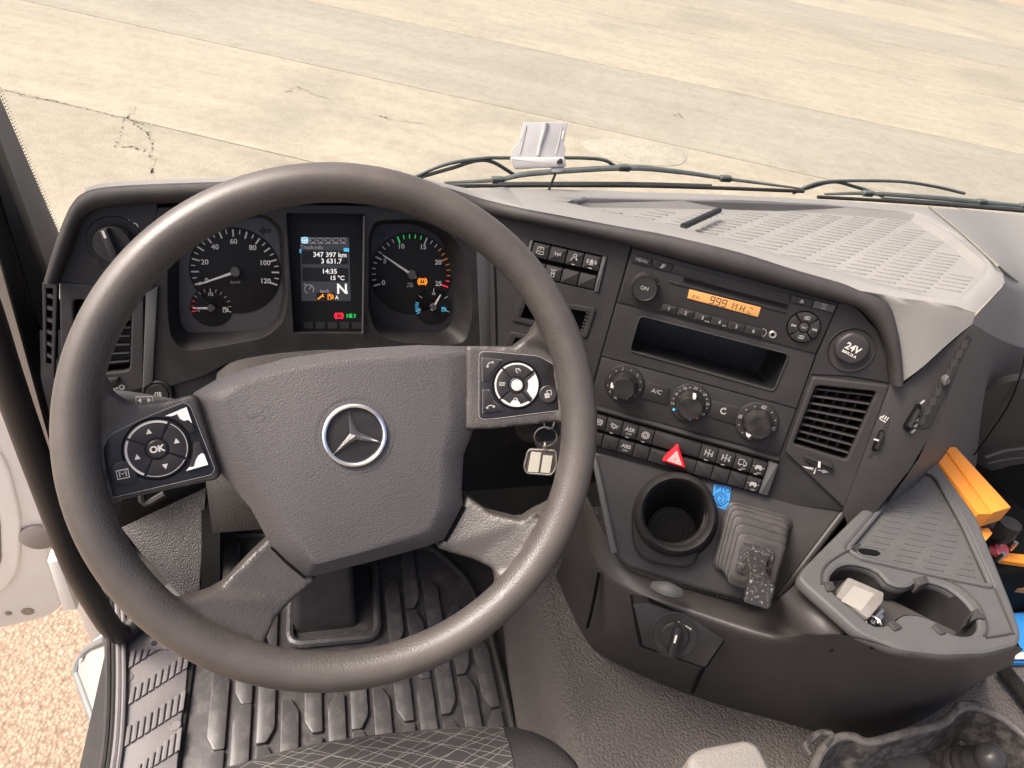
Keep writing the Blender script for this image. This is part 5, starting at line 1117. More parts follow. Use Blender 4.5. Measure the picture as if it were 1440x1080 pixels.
ring3(atd(767, 614, .705), KU, KV, 15.5*.705/1000, .0008, 'ring', M_brass)
c_ = atd(772, 594, .712); ring3(c_, (KU*.7+fwd*.7).normalized(), KV, .0075, .0009, 'ring', M_brass)
F_k = Fr(atd(760, 649, .70), KU, KV)
bm = NB(); prism(bm, rnd(F_k.uvs([(743, 632), (782, 634), (783, 655), (776, 668), (740, 665), (737, 656)]), .004), -.003, .003, .0012); fb = mk('fob', bm, M_fob, KR, world=None); fb.matrix_basis = K0.Mi @ F_k.M
for px in ([(747, 635), (761, 636), (757, 664), (742, 663)], [(764, 640), (777, 641), (773, 665), (760, 664)]):
    bm = NB(); prism(bm, F_k.uvs(px, .003), .0028, .0034); o = mk('paper_insert', bm, M_fobp, KR); o.matrix_basis = K0.Mi @ F_k.M
bm = NB(); tube(bm, [V((x, y, .003)) for x, y in [*rnd(F_k.uvs([(743, 632), (782, 634), (783, 655), (776, 668), (740, 665), (737, 656)], .003), .004)]+[rnd(F_k.uvs([(743, 632), (782, 634), (783, 655), (776, 668), (740, 665), (737, 656)], .003), .004)[0]]], .0009, 6, 1); o = mk('fob_edge', bm, M_arm, KR); o.matrix_basis = K0.Mi @ F_k.M
bm = NB(); tube(bm, [F_k.hit(765, 634, .002), F_k.hit(766, 626, .004), F_k.hit(766, 622, .0)], .0014, 8, 2); mk('link', bm, M_brass, KR, world=K0)
# ================================================================== LOWER CENTRE PANEL
LPN = thing('lower_centre_panel', 'dark sloping panel below the switch row holding cup and lever', 'panel', F_lo)
cupw = .030; cc = F_lo.uv(952, 723, cupw); crad = 46*F_lo.sc(952, 723, cupw)
lpo = rnd(F_lo.uvs([(834, 634), (838, 660), (850, 715), (863, 778), (880, 797), (985, 830), (1070, 851), (1085, 850), (1096, 838), (1188, 717), (1186, 712), (1085, 695)]), .008, 3)
plate('panel', lpo, [circ(*cc, crad*1.02, 40)], -.020, .0, M_mid, LPN, bev=.004)
bm = NB(); tube(bm, [V((*F_lo.uv(x, y, .001), .001)) for x, y in ((835, 640), (840, 662), (851, 715), (864, 777))], lambda t: .0035+.0015*t, 10, 4); mk('panel_edge_bar', bm, M_grey, LPN)  # grey bar stands in for the highlight along the panel's left edge
bm = NB(); tube(bm, [V((*F_lo.uv(x, y, -.004), -.004)) for x, y in ((1096, 838), (1140, 780), (1188, 717))], .005, 10, 4); mk('panel_edge_bar', bm, M_mid, LPN)
CH = thing('cup_holder', 'round black cup holder ring in the lower centre panel', 'cup holder', F_lo.at(*cc))
k = crad
bm = NB(); lathe(bm, [(k*1.36, -.004), (k*1.33, .006), (k*1.27, .020), (k*1.20, .030), (k*1.10, .0335), (k*1.03, .031), (k*.99, .024), (k*.92, -.03), (k*.86, -.075), (k*.82, -.079), (.0006, -.079)], seg=56, cap=False)
for v_ in bm.verts:
    if v_.co.z < .02: v_.co.y += (v_.co.z-.02)*.30; v_.co.x -= (v_.co.z-.02)*.16
mk('cup', bm, mat('cup_black', (.016, .015, .0148), .5, spec=.2, dust=.25, dcol=(.07, .065, .06), dscale=50), CH, sharp=40)
bm = NB(); sk_px = F_lo.uvs([(893, 700), (888, 745), (893, 775), (910, 790), (962, 799), (978, 792), (996, 735), (1000, 705), (975, 675), (930, 672)], .008)
bm.free(); plate('cup_skirt', rnd([(x-cc[0], y-cc[1]) for x, y in sk_px], .012, 4), [circ(0, 0, k*1.05, 40)], -.004, .013, MATS['cup_black'], CH, bev=.004)
for rr_ in (.3, .5, .66):
    bm = NB(); lathe(bm, [(k*rr_, -.0795), (k*rr_, -.0765), (k*(rr_+.04), -.0765), (k*(rr_+.04), -.0795)], seg=40, cap=False)
    for v_ in bm.verts: v_.co.y -= .0295; v_.co.x += .0158
    mk('base_ring', bm, M_mid, CH)
# PTO sticker
sp = F_lo.uvs([(1004, 680.5), (1028, 685), (1024, 717.5), (1001, 712)])
bm = NB(); prism(bm, rnd(sp, .003), -.0005, .0005); sk = mk('sticker', bm, M_blue); sk.matrix_basis = F_lo.M
sk['label'] = 'blue PTO sticker on the panel beside the cup holder'; sk['category'] = 'sticker'
sr = atan2(sp[1][1]-sp[0][1], sp[1][0]-sp[0][0])
text('PTO', sk, *F_lo.uv(1016.5, 688.5), .0066, M_ink, .0005, sr); text('2', sk, *F_lo.uv(1013.5, 701.5), .0062, M_ink, .0005, sr)
symbol(sk, *F_lo.uv(1013.5, 701.5), .0175, [('c', CIR(.3, 20)), arc(0, 0, .44, 15, 175, 12), arc(0, 0, .44, 195, 355, 12), [(-.44, .05), (-.6, .12)], [(.44, -.05), (.6, -.12)]], M_ink, .0005, .06, sr)
text('ELECTRICAL', sk, *F_lo.uv(1011.5, 712), .0019, M_ink, .0005, sr)
# ---- trailer brake lever with rubber gaiter
GL = thing('brake_lever', 'speckled black hand brake lever in a square ribbed gaiter', 'lever', F_lo.at(*F_lo.uv(1058, 765)))
g0 = F_lo.uv(1058, 765); rows = []
def sqr(c, h, w, n=9, hx=1.0):
    p = rnd(rect(0, 0, 2*h*hx, 2*h), h*.30, 4); return [V((c[0]-g0[0]+x, c[1]-g0[1]+y, w)) for x, y in p]
px_ = F_lo.sc(1058, 765)
Ls = [((1058, 764), 51, -.003), ((1058, 764), 51, .004), ((1058, 764), 49, .006)]
for k_ in range(5):
    w_ = .007+k_*.0088; y_ = 764+k_*2.6+k_*k_*1.1; h_ = 48-k_*2.6
    Ls += [((1058+k_*1.5, y_), h_-8, w_), ((1058+k_*1.5, y_), h_-1.0, w_+.0012), ((1058+k_*1.5, y_+.4), h_, w_+.0028), ((1058+k_*1.5, y_+1.2), h_-.8, w_+.0062), ((1058+k_*1.5, y_+1.3), h_-4, w_+.0074)]
Ls += [((1065, 790), 34, .0525), ((1065, 791), 30, .054)]
for c, h, w in Ls: rows.append(sqr(F_lo.uv(*c, w), h*px_*(1-w*1.1), w, hx=.92))
bm = NB(); loft(bm, rows, True, True); mk('gaiter', bm, mat('gaiter_rubber', (.030, .027, .0258), .5, dust=.4, dcol=(.085, .078, .072), dscale=38), GL, sharp=50)
Lk = [((1062, 789), 24, .052), ((1062, 790), 23, .0575), ((1062, 792), 17, .0585), ((1062, 800), 13.5, .068), ((1063, 812), 12.5, .080), ((1066, 822), 15, .089), ((1068, 829), 17.5, .097), ((1068, 834), 18, .106), ((1068, 836), 17, .110), ((1068, 837), 15, .1115)]
rows = [sqr(F_lo.uv(*c, w), h*px_*.86, w, hx=1.08) for c, h, w in Lk]
bm = NB(); loft(bm, rows, True, True); mk('lever_knob', bm, mat('speckled_knob', (.022, .020, .020), .34, dust=.9, dcol=(.34, .33, .32), dscale=260, thr=(.56, .74)), GL, sharp=28)  # pale speckle stands in for crumpled plastic wrap on the knob

# ================================================================== CENTRE CONSOLE BODY
CB0 = ID((.55, .45, TUNNEL))
CB = thing('centre_console', 'dark moulded console body rising from the tunnel below the stack', 'console', CB0)
A = [(800, 640), (858, 768), (885, 800), (975, 830), (1070, 853), (1100, 838), (1128, 812), (1150, 800), (1160, 795)]
Bq = [(812, 735), (842, 803), (890, 838), (980, 868), (1085, 900), (1148, 893), (1212, 899), (1320, 927), (1434, 909)]
Cq = [(792, 785), (832, 850), (868, 905), (975, 930), (1092, 962), (1172, 975), (1240, 968), (1330, 968), (1421, 936)]
Dq = [(778, 815), (818, 888), (855, 925), (975, 978), (1100, 1014), (1192, 1038), (1262, 1028), (1335, 990), (1388, 951)]
dB = [.98, .945, .925, .905, .885, .865]
rows = [[], [], [], [], [], []]
for i in range(9):
    a = F_lo.hit(*A[i], -.014) if i < 5 else F_ct.hit(*A[i], -.03)
    d_ = atZ(*Dq[i], TUNNEL-CAMZ) if i else atZ(*Dq[i], -1.02)
    b = atd(*Bq[i], dB[i]) if i < 6 else F_ct.hit(*Bq[i], -.006)
    c = atd(*Cq[i], (b-EYE).length*.52+(d_-EYE).length*.48-.012)
    rows[0].append(a); rows[1].append(a.lerp(b, .75)+V((0, 0, .006 if i < 5 else -.016))); rows[2].append(b); rows[3].append(atd(*((V(Bq[i])+V(Cq[i]))/2), ((b-EYE).length+(c-EYE).length)/2-.012)); rows[4].append(c); rows[5].append(d_-V((0, 0, .004)))
bm = NB(); loft(bm, [crs(c_, 4) for c_ in zip(*[crs(r, 5) for r in rows])]); mk('body', bm, M_low, CB, world=CB0, sharp=80)
# closing right-hand face
bm = NB(); e = [r[-1] for r in rows[2:]]; loft(bm, [e, [p+V((.10, .28, 0)) for p in e]]); mk('end_face', bm, M_low, CB, world=CB0)
# gaps between mouldings
bm = NB(); tube(bm, [atd(842, 806, .937), atd(835, 845, .985), atd(826, 882, 1.06)], .0022, 6, 3); mk('panel_gap', bm, M_deep, CB, world=CB0)
bm = NB(); tube(bm, [atd(990, 938, 1.045), atd(982, 955, 1.085), atd(974, 973, 1.145)], .0026, 6, 3); mk('panel_gap', bm, M_deep, CB, world=CB0)
# small catch under the lower panel
bm = NB(); tube(bm, [atd(918, 823, .88), atd(938, 829, .872), atd(957, 834, .88)], lambda t: .010*(.6+.4*sin(pi*t)), 12, 4, .8); mk('catch', bm, M_grey, CB, world=CB0)
for x, y, q in ((1186, 890, 0), (1169, 914, 1), (1226, 910, 1)):
    bm = NB(); p = atd(x, y, .848 if q else .838); bmesh.ops.create_uvsphere(bm, u_segments=8, v_segments=6, radius=.0022, matrix=Matrix.Translation(p)); mk('screw_hole', bm, M_deep, CB, world=CB0)
# ---- rotary switch plate
F_rt = tilted(atd(945, 893, .915), 24, 32)
RS = thing('rotary_switch_plate', 'black plate with a rotary switch low on the console', 'rotary switch', F_rt)
Zr = lambda p: zz(p, 6.75, 860, 820)
rp = F_rt.uvs(Zr([(205, 205), (345, 190), (1030, 425), (1085, 520), (890, 805), (300, 600)]))
bm = NB(); prism(bm, rnd(rp, .002, 2), -.09, 0, .0015); mk('plate', bm, M_black, RS)
bm = NB(); prism(bm, rnd(F_rt.uvs(Zr([(190, 195), (345, 178), (1040, 415), (1095, 520), (900, 815), (260, 600)]), -.004), .002, 2), -.09, -.004); mk('gap', bm, M_deep, RS)
kc = F_rt.uv(*Zr([(595, 488)])[0]); kr = 30*F_rt.sc(945, 893)
bm = NB(); lathe(bm, [(kr*1.12, 0), (kr*1.12, .0012), (kr*1.04, .0016), (kr*1.02, .0006)], *kc, 44); mk('ring', bm, M_black, RS)
bm = NB(); lathe(bm, [(kr*.66, 0), (kr*.66, .004), (kr*.60, .006), (.0005, .007)], *kc, 36); kn = mk('knob', bm, M_black, RS)
bm = NB(); prism(bm, rnd(rect(kc[0]-.001, kc[1]-.002, .0085, kr*1.5), .004), .004, .019, .003); mk('grip', bm, M_gloss, kn)
bm = NB(); prism(bm, rect(kc[0]-.002, kc[1]+.003, .0022, .010), .019, .0193); mk('pointer', bm, M_white, kn)
for q in ((655, 380), (728, 418)): symbol(RS, *F_rt.uv(*Zr([q])[0]), .008, [[(-.4, 0), (.4, 0)], ('f', CIR(.16, 6, -.4, 0)), ('f', CIR(.16, 6, .4, 0))], M_dimw, .0012, .18, -.35)

# ================================================================== CUP HOLDER TRAY ON THE CONSOLE
CT = thing('console_tray', 'grey console tray with ribbed mat and two joined cup wells', 'console tray', F_ct)
tro = rnd(F_ct.uvs([(1300, 637), (1312, 641), (1346, 688), (1374, 726), (1398, 785), (1424, 850), (1438, 893), (1433, 907), (1388, 919), (1326, 921), (1265, 914), (1208, 891), (1166, 853), (1133, 824), (1122, 812), (1128, 800), (1200, 728)]), .008, 3)
Zt = lambda p: zz(p, 3.856, 1100, 620)
hole = F_ct.uvs(Zt([(265, 735), (300, 692), (360, 670), (440, 680), (520, 712), (570, 768), (640, 795), (700, 788), (742, 762), (820, 772), (900, 802), (980, 862), (1040, 940), (1060, 1000), (1030, 1046), (960, 1052), (900, 1030), (860, 992), (800, 960), (730, 940), (660, 940), (620, 968), (570, 992), (520, 1000), (470, 982), (380, 905), (290, 832), (262, 780)]))
hole = [tuple(p) for p in [q[:2] for q in crs([V((x, y, 0)) for x, y in hole+hole[:1]], 2)][:-1]]
mt = rnd(F_ct.uvs(Zt([(735, 158), (800, 158), (850, 200), (1000, 470), (1145, 790), (1130, 795), (870, 742), (420, 640), (342, 582), (640, 230)])), .006, 3)
plate('tray_top', tro, [hole, mt], -.014, .0, M_grey, CT, bev=.004)
bm = NB(); prism(bm, inset(mt, -.002), -.022, -.006); mt_o = mk('ribbed_mat', bm, M_grey, CT)
bm = NB(); n = len(hole); a = [bm.verts.new((x, y, -.002)) for x, y in hole]; cx, cy = ctr(hole); b = [bm.verts.new((cx+(x-cx)*.90, cy+(y-cy)*.80+.012, -.062)) for x, y in hole]
for i in range(n): bm.faces.new((a[i], a[(i+1) % n], b[(i+1) % n], b[i]))
bm.faces.new(b); mk('cup_wells', bm, mat('well_black', (.016, .015, .015), .45, dust=.2, dcol=(.06, .055, .05), dscale=25), CT, sharp=50)
# raised kerb round the wells and corner line
kb = F_ct.uvs(Zt([(215, 735), (222, 690), (262, 650), (340, 640), (342, 590)])); 
for pts in ([(213, 780), (214, 720), (240, 672), (300, 628), (420, 560)], [(880, 748), (960, 790), (1050, 870), (1100, 960), (1110, 1030), (1100, 1066), (1235, 1045), (1242, 1020), (1150, 800)]):
    bm = NB(); tube(bm, [V((*F_ct.uv(x, y), .0005)) for x, y in Zt(pts)], .0013, 6, 4); mk('edge_line', bm, M_low, CT)
# rim of the inset mat
bm = NB(); tube(bm, [V((x, y, -.001)) for x, y in inset(mt, .002)+inset(mt, .002)[:1]], .0028, 8, 1); mk('mat_rim', bm, M_grey, CT)
for quad_ in ([(225, 760), (275, 760), (290, 805), (245, 818)], [(712, 745), (780, 728), (798, 768), (745, 785)], [(1030, 920), (1060, 905), (1108, 968), (1062, 960), (1000, 990)], [(810, 1005), (840, 985), (895, 1040), (860, 1050)], [(572, 985), (600, 968), (655, 1010), (610, 1030)]):
    bm = NB(); prism(bm, rnd(F_ct.uvs(Zt(quad_), .002), .0015, 2), -.012, .0025, .0012); mk('spring_tab', bm, M_low, CT)
bm = NB(); prism(bm, rnd(F_ct.uvs(Zt([(412, 590), (440, 582), (515, 595), (535, 612), (510, 622), (435, 612)]), -.005), .002), -.0065, -.0045); mk('drain_slot', bm, M_deep, CT)
RIBS = {}
def rib_mesh(l):
    k = round(l/.0015)
    if k not in RIBS:
        bm = NB(); prism(bm, rnd(rect(0, 0, k*.0015, .0062), .0029, 4), 0, .0013, .0008); bmesh.ops.recalc_face_normals(bm, faces=bm.faces)
        me = bpy.data.meshes.new('mat_rib'); bm.to_mesh(me); bm.free(); me.materials.append(M_grey); RIBS[k] = me
    return RIBS[k]
for (x0, y0), (x1, y1), n, l0, l1 in (((500, 572), (772, 235), 13, 118, 60), ((650, 648), (868, 318), 12, 118, 40), ((815, 688), (945, 438), 9, 118, 30), ((990, 722), (1004, 622), 4, 118, 30)):
    for k in range(n):
        t = k/(n-1); x, y = x0+(x1-x0)*t, y0+(y1-y0)*t; l = l0+(l1-l0)*max(0, (t-.55)/.45) if n > 4 else l0+(l1-l0)*t
        p = V(F_ct.uv(*Zt([(x-l/2, y-l*.1)])[0], -.006)); q = V(F_ct.uv(*Zt([(x+l/2, y+l*.1)])[0], -.006)); c = (p+q)/2; e = q-p
        o = bpy.data.objects.new('mat_rib', rib_mesh(e.length)); COL.objects.link(o); o.parent = mt_o; o.location = (c.x, c.y, -.0062); o.rotation_euler.z = atan2(e.y, e.x)
# ---- pale box and keys in the left well
F_bx = Fr(F_ct.hit(1208, 845, -.004), (cos(radians(-32)), sin(radians(-32)), 0), (sin(radians(32)), cos(radians(32)), .15))
bp = F_bx.uvs(Zt([(350, 745), (545, 830), (540, 880), (460, 975), (285, 850)]))
bm = NB(); prism(bm, rnd(bp, .003, 3), -.022, .004, .002); bx = mk('small_box', bm, M_box); bx.matrix_basis = F_bx.M; bx['label'] = 'small dirty beige plastic box lying in the left cup well'; bx['category'] = 'box'
bm = NB(); prism(bm, F_bx.uvs(Zt([(388, 785), (500, 830), (425, 925), (318, 868)]), .004), .0035, .0044); mk('paper_label', bm, M_paper, bx)
K1 = ID(F_ct.hit(*Zt([(505, 975)])[0], -.018)); KK = thing('loose_keys', 'two small keys on a ring below the beige box', 'keys', K1)
h_ = lambda x, y, w=-.012: F_ct.hit(*Zt([(x, y)])[0], w)
for a_, b_ in (((480, 985), (545, 915)), ((490, 995), (500, 960)), ((515, 990), (540, 945))):
    bm = NB(); tube(bm, [h_(*a_), h_(*b_)], .0022, 6, 1, .4); mk('key', bm, M_brass, KK, world=K1)
bm = NB(); c_ = h_(495, 985, -.010); rows = [[c_+V((cos(t)*.008+cos(t)*.001*cos(s), sin(t)*.008+sin(t)*.001*cos(s), .001*sin(s))) for s in [0, 1.57, 3.14, 4.71]] for t in [k*2*pi/20 for k in range(21)]]; loft(bm, rows, True); mk('ring', bm, M_brass, KK, world=K1)

# ================================================================== THINGS ON THE PASSENGER SIDE
F_or = ID(F_ct.hit(1345, 680, -.012))
bm = NB(); OB = thing('orange_case', 'bright orange plastic case standing behind the console tray', 'case', F_or)
op = F_or.uvs([(1303, 636), (1323, 634.5), (1391, 727), (1372, 727)]); prism(bm, op, -.05, .006, .0015); mk('case_half', bm, M_orange, OB)
op = F_or.uvs([(1323.5, 634.5), (1340, 634), (1417, 719), (1391, 727)]); bm = NB(); prism(bm, op, -.018, .008, .0015); mk('case_half', bm, M_orange, OB)
bm = NB(); prism(bm, F_or.uvs([(1375, 742), (1390, 742), (1396, 750), (1383, 764)], -.03), -.07, -.03, .001); mk('foot', bm, M_orange, OB)
TB0 = ID(V((1.02, .56, TUNNEL))); TB = thing('tool_tote', 'dark tool tote with orange tool bar beyond the console tray', 'tool tote', TB0)
bm = NB(); box(bm, (1.05, .58, TUNNEL+.07), (.34, .20, .14), .01); mk('tote', bm, M_deep, TB, world=TB0)
t_ = lambda x, y, z=-.83: atZ(x, y, z)
bm = NB(); P4 = [t_(1412, 777), t_(1470, 783), t_(1470, 797), t_(1408, 788)]; loft(bm, [P4[:2], [P4[3], P4[2]]]); solid(bm, .008); mk('tool_bar', bm, M_orange, TB, world=TB0)
bm = NB(); tube(bm, [t_(1395, 742, -.80), t_(1408, 752, -.79), t_(1422, 736, -.76)], .016, 10, 3); mk('handle', bm, M_black, TB, world=TB0)
c_ = t_(1405, 773, -.825); bm = NB(); bmesh.ops.create_cone(bm, cap_ends=True, segments=20, radius1=.013, radius2=.013, depth=.012, matrix=Matrix.Translation(c_) @ Matrix.Rotation(.5, 4, 'X')); mk('red_button', bm, mat('button_crimson', (.42, .05, .07), .4, dust=.4, dcol=(.6, .5, .45), dscale=60), TB, world=TB0)
for x, y in ((1407, 765), (1425, 767), (1408, 783)):
    bm = NB(); p = t_(x, y, -.815); tube(bm, [p-V((0, 0, .01)), p, p+V((0, 0, .008))], .004, 8, 2); mk('bolt', bm, M_brass, TB, world=TB0)
bm = NB(); P4 = [t_(1405, 812, -.90), t_(1480, 820, -.90), t_(1480, 840, -.90), t_(1410, 830, -.90)]; loft(bm, [P4[:2], [P4[3], P4[2]]]); solid(bm, .01); mk('lower_bar', bm, mat('brown_bar', (.24, .12, .045), .5), TB, world=TB0)
LF0 = ID(atZ(1430, 915, -.962)); bm = NB(); P4 = [atZ(1424, 862, -.965), atZ(1500, 862, -.965), atZ(1500, 932, -.965), atZ(1405, 932, -.965)]
loft(bm, [P4[:2], [P4[3], P4[2]]]); solid(bm, .008); lf = mk('folder', bm, M_blue); lf['label'] = 'blue and white folder lying on tunnel right of the console'; lf['category'] = 'folder'
bm = NB(); P4 = [atZ(1420, 918, -.956), atZ(1500, 914, -.956), atZ(1500, 926, -.956), atZ(1414, 927, -.956)]; loft(bm, [P4[:2], [P4[3], P4[2]]]); solid(bm, .002); mk('white_band', bm, M_white, lf)
bm = NB(); hp_ = [atZ(1408, 938, -.955), atZ(1432, 968, -.955), atZ(1462, 1008, -.955)]
tube(bm, hp_, lambda t: .013 if int(t*40) % 2 else .0105, 12, 20); hs = mk('corrugated_hose', bm, M_black); hs['label'] = 'black corrugated hose along the tunnel right of the console'; hs['category'] = 'hose'

# ================================================================== FLOOR MAT, PEDALS
FM0 = ID((.02, .65, FLOOR)); FM = thing('floor_mat', 'dusty ribbed rubber floor mat under the steering wheel', 'floor mat', FM0)
mo = [(-.255, -.50), (.235, -.50), (.262, -.35), (.272, -.10), (.268, .05), (.245, .16), (.19, .24), (.10, .28), (-.24, .32)]
bm = NB(); prism(bm, rnd(mo, .03), -.018, -.004, .003); mk('mat_base', bm, M_mat, FM)
bm = NB(); q = rnd(mo, .03); tube(bm, [V((x, y, -.001)) for x, y in q+q[:1]], .006, 8, 1); mk('mat_border', bm, M_rubber, FM)
ch = [(-.0138, -.067), (.002, -.067), (.0138, -.045), (.0138, .067), (-.002, .067), (-.0138, .045)]
bm = NB(); prism(bm, rnd(ch, .003, 2), -.005, .0045, .0014); bmesh.ops.recalc_face_normals(bm, faces=bm.faces); mme = bpy.data.meshes.new('mat_rib_bar'); bm.to_mesh(mme); bm.free(); mme.materials.append(M_mat)
for p in mme.polygons: p.use_smooth = True
mme.set_sharp_from_angle(angle=radians(25))
for i in range(13):
    for j in range(6):
        x = -.195+i*.0365; y = -.45+j*.138+(.069 if i % 2 else 0)
        if (-.10 < x < .08 and .03 < y < .26) or x > .25-(max(0, y)**2)*1.6 or y > .27-(x+.1)*.2: continue
        o = bpy.data.objects.new('mat_bar', mme); COL.objects.link(o); o.parent = FM; o.location = (x, y, 0); o.scale = (-1 if (i//2+j) % 2 else 1, random.uniform(.94, 1.04), 1)
fp = [(-.088, .060), (.064, .055), (.070, .22), (-.085, .225)]
bm = NB(); q = rnd(fp, .022); tube(bm, [V((x, y, .004)) for x, y in q+q[:1]], .008, 8, 1); mk('column_frame', bm, M_mat, FM)
CF0 = ID((-.0, .80, FLOOR)); 
bm = NB(); rows = []
for t, (w2, y0, y1) in ((0, (.058, .735, .90)), (.03, (.054, .745, .905)), (.16, (.046, .80, .93)), (.30, (.040, .86, .98))):
    rows.append([V((x, y, FLOOR+t-.004)) for x, y in rnd([(-.006-w2, y0), (-.006+w2, y0), (-.006+w2, y1), (-.006-w2, y1)], .014)])
loft(bm, rows, True, True); mk('column_boot', bm, M_rubber, cs, world=CSF, sharp=50)
# foot rest at the left
M_tread = mat('tread_plate', (.060, .055, .054), .40, grain=420, gstr=1.0, dust=.3, dcol=(.16, .15, .145), gkind='dots')
F_fr = Fr(atZ(272, 845, -1.17), (1, 0, 0), (0, .78, .62))
FRT = thing('foot_rest', 'grey textured foot rest seen through left gap of wheel', 'foot rest', F_fr)
bm = NB(); prism(bm, F_fr.uvs([(170, 742), (290, 685), (279, 850), (255, 840), (200, 780)]), -.02, .0, .002); mk('tread', bm, M_tread, FRT)
PD0 = ID(atZ(310, 800, -1.15)); PD = thing('brake_pedal', 'black pedal bar between the foot rest and column', 'pedal', PD0)
bm = NB(); loft(bm, [[atZ(286, 850, -1.14), atZ(286, 700, -1.08)], [atZ(312, 850, -1.14), atZ(312, 700, -1.08)]]); solid(bm, .02); mk('pedal_pad', bm, M_deep, PD, world=PD0)
for x in (293, 304): 
    bm = NB(); tube(bm, [atZ(x, 845, -1.128), atZ(x, 700, -1.068)], .004, 6, 1); mk('pad_rib', bm, M_black, PD, world=PD0)

# ================================================================== SEAT
def seat_mat():
    m = bpy.data.materials.new('seat_fabric'); m.use_nodes = True; t = m.node_tree; L = t.links.new; b = t.nodes['Principled BSDF']; b.inputs['Roughness'].default_value = .85
    tc = nd(t, 'ShaderNodeTexCoord'); prev = None
    for ang, sc, ph in ((62, 70, 0), (-62, 70, 0), (74, 60, 1), (-70, 64, 2)):
        mp = nd(t, 'ShaderNodeMapping'); mp.inputs['Rotation'].default_value = (0, 0, radians(ang)); L(tc.outputs['Object'], mp.inputs[0])
        wv = nd(t, 'ShaderNodeTexWave'); wv.wave_profile = 'SAW'; wv.inputs['Scale'].default_value = sc/3.2; wv.inputs['Distortion'].default_value = .6; wv.inputs['Detail Scale'].default_value = 3; wv.inputs['Phase Offset'].default_value = ph; L(mp.outputs[0], wv.inputs[0])
        gt = nd(t, 'ShaderNodeMath'); gt.operation = 'GREATER_THAN'; gt.inputs[1].default_value = .962; L(wv.outputs['Fac'], gt.inputs[0])
        if prev is None: prev = gt.outputs[0]
        else: mxm = nd(t, 'ShaderNodeMath'); mxm.operation = 'MAXIMUM'; L(prev, mxm.inputs[0]); L(gt.outputs[0], mxm.inputs[1]); prev = mxm.outputs[0]
    nz = nd(t, 'ShaderNodeTexNoise'); nz.inputs['Scale'].default_value = 900; L(tc.outputs['Object'], nz.inputs[0])
    mu = nd(t, 'ShaderNodeMath'); mu.operation = 'MULTIPLY'; L(prev, mu.inputs[0]); L(nz.outputs[0], mu.inputs[1])
    mx = nd(t, 'ShaderNodeMix'); mx.data_type = 'RGBA'; L(mu.outputs[0], mx.inputs[0]); mx.inputs[6].default_value = (.030, .028, .0275, 1); mx.inputs[7].default_value = (.32, .30, .26, 1); L(mx.outputs[2], b.inputs['Base Color'])
    bu = nd(t, 'ShaderNodeBump'); bu.inputs['Strength'].default_value = .4; bu.inputs['Distance'].default_value = .001; L(nz.outputs[0], bu.inputs['Height']); L(bu.outputs[0], b.inputs['Normal'])
    return m
ST0 = ID((.03, .0, CAMZ-.95)); SE = thing('driver_seat', 'driver seat cushion with pale line-patterned fabric and dark bolster', 'seat', ST0)
def cushion(pts, z, name, m, depth=.5):
    rows = []
    for x, y in pts:
        p = atZ(x, y, z); rows.append([p+V((0, .012, -.16)), p+V((0, .022, -.07)), p+V((0, .018, -.03)), p+V((0, .006, -.008)), p+V((0, -.02, .003)), p+V((0, -.10, .006)), p+V((0, -.30, .0)), p+V((0, -depth, -.005))])
    bm = NB(); loft(bm, [crs([r[j] for r in rows], 4) for j in range(8)]); mk(name, bm, m, SE, world=ST0, sharp=80)
cushion([(230, 1110), (330, 1082), (400, 1062), (480, 1046), (560, 1036), (640, 1029), (711, 1026)], -.745, 'cushion', seat_mat())
cushion([(712, 1026), (745, 1030), (775, 1042), (800, 1060), (818, 1082), (826, 1110)], -.744, 'bolster', M_seat)
AR0 = ID(atZ(1030, 1070, -.66)); bm = NB()
q = rnd(AR0.uvs([(968, 1062), (985, 1050), (1050, 1038), (1068, 1046), (1088, 1085), (1095, 1140), (975, 1140)]), .012, 4)
prism(bm, q, -.07, .0, .007, 3); ar = mk('armrest', bm, M_arm, sharp=60); ar.matrix_basis = AR0.M; ar['label'] = 'pale beige grained armrest end at the bottom of view'; ar['category'] = 'armrest'
# ================================================================== BLACK BIN ON THE TUNNEL
BN0 = ID(atZ(1300, 1060, -.90)); BN = thing('plastic_bin', 'scuffed dusty black plastic bin with loop handles on the tunnel', 'bin', BN0)
rimp = [(1138, 1110), (1146, 1075), (1160, 1050), (1180, 1037), (1200, 1036), (1222, 1044), (1270, 1032), (1325, 1018), (1342, 1002), (1362, 994), (1385, 998), (1415, 1014), (1440, 1035), (1462, 1065), (1478, 1110)]
R_ = [atZ(x, y, -.86) for x, y in rimp]; Rb = [p+V((.0, -.012, -.085)) for p in R_]; back = V((0, -.22, 0))
bm = NB(); RR_ = crs(R_, 4); RB_ = crs(Rb, 4); loft(bm, [RR_, RB_]); solid(bm, .004); mk('wall', bm, M_bin, BN, world=BN0, sharp=60)
bm = NB(); tube(bm, R_, .0055, 10, 4); mk('rim', bm, mat('bin_rim', (.075, .068, .062), .5, dust=.6, dcol=(.22, .2, .18), dscale=60), BN, world=BN0)
bm = NB(); bm.faces.new([bm.verts.new(p) for p in RB_]); mk('base', bm, M_bin, BN, world=BN0)
for pts in ([(1140, 1062), (1133, 1049), (1152, 1031), (1170, 1034), (1160, 1050)], [(1342, 1000), (1350, 990), (1372, 990), (1380, 996)]):
    bm = NB(); tube(bm, [atZ(x, y, -.857) for x, y in pts], .0042, 8, 4); mk('loop_handle', bm, M_bin, BN, world=BN0)
JY0 = ID(atZ(1385, 1065, -.86)); JY = thing('joystick', 'black knob joystick on a round base inside the bin', 'joystick', JY0)
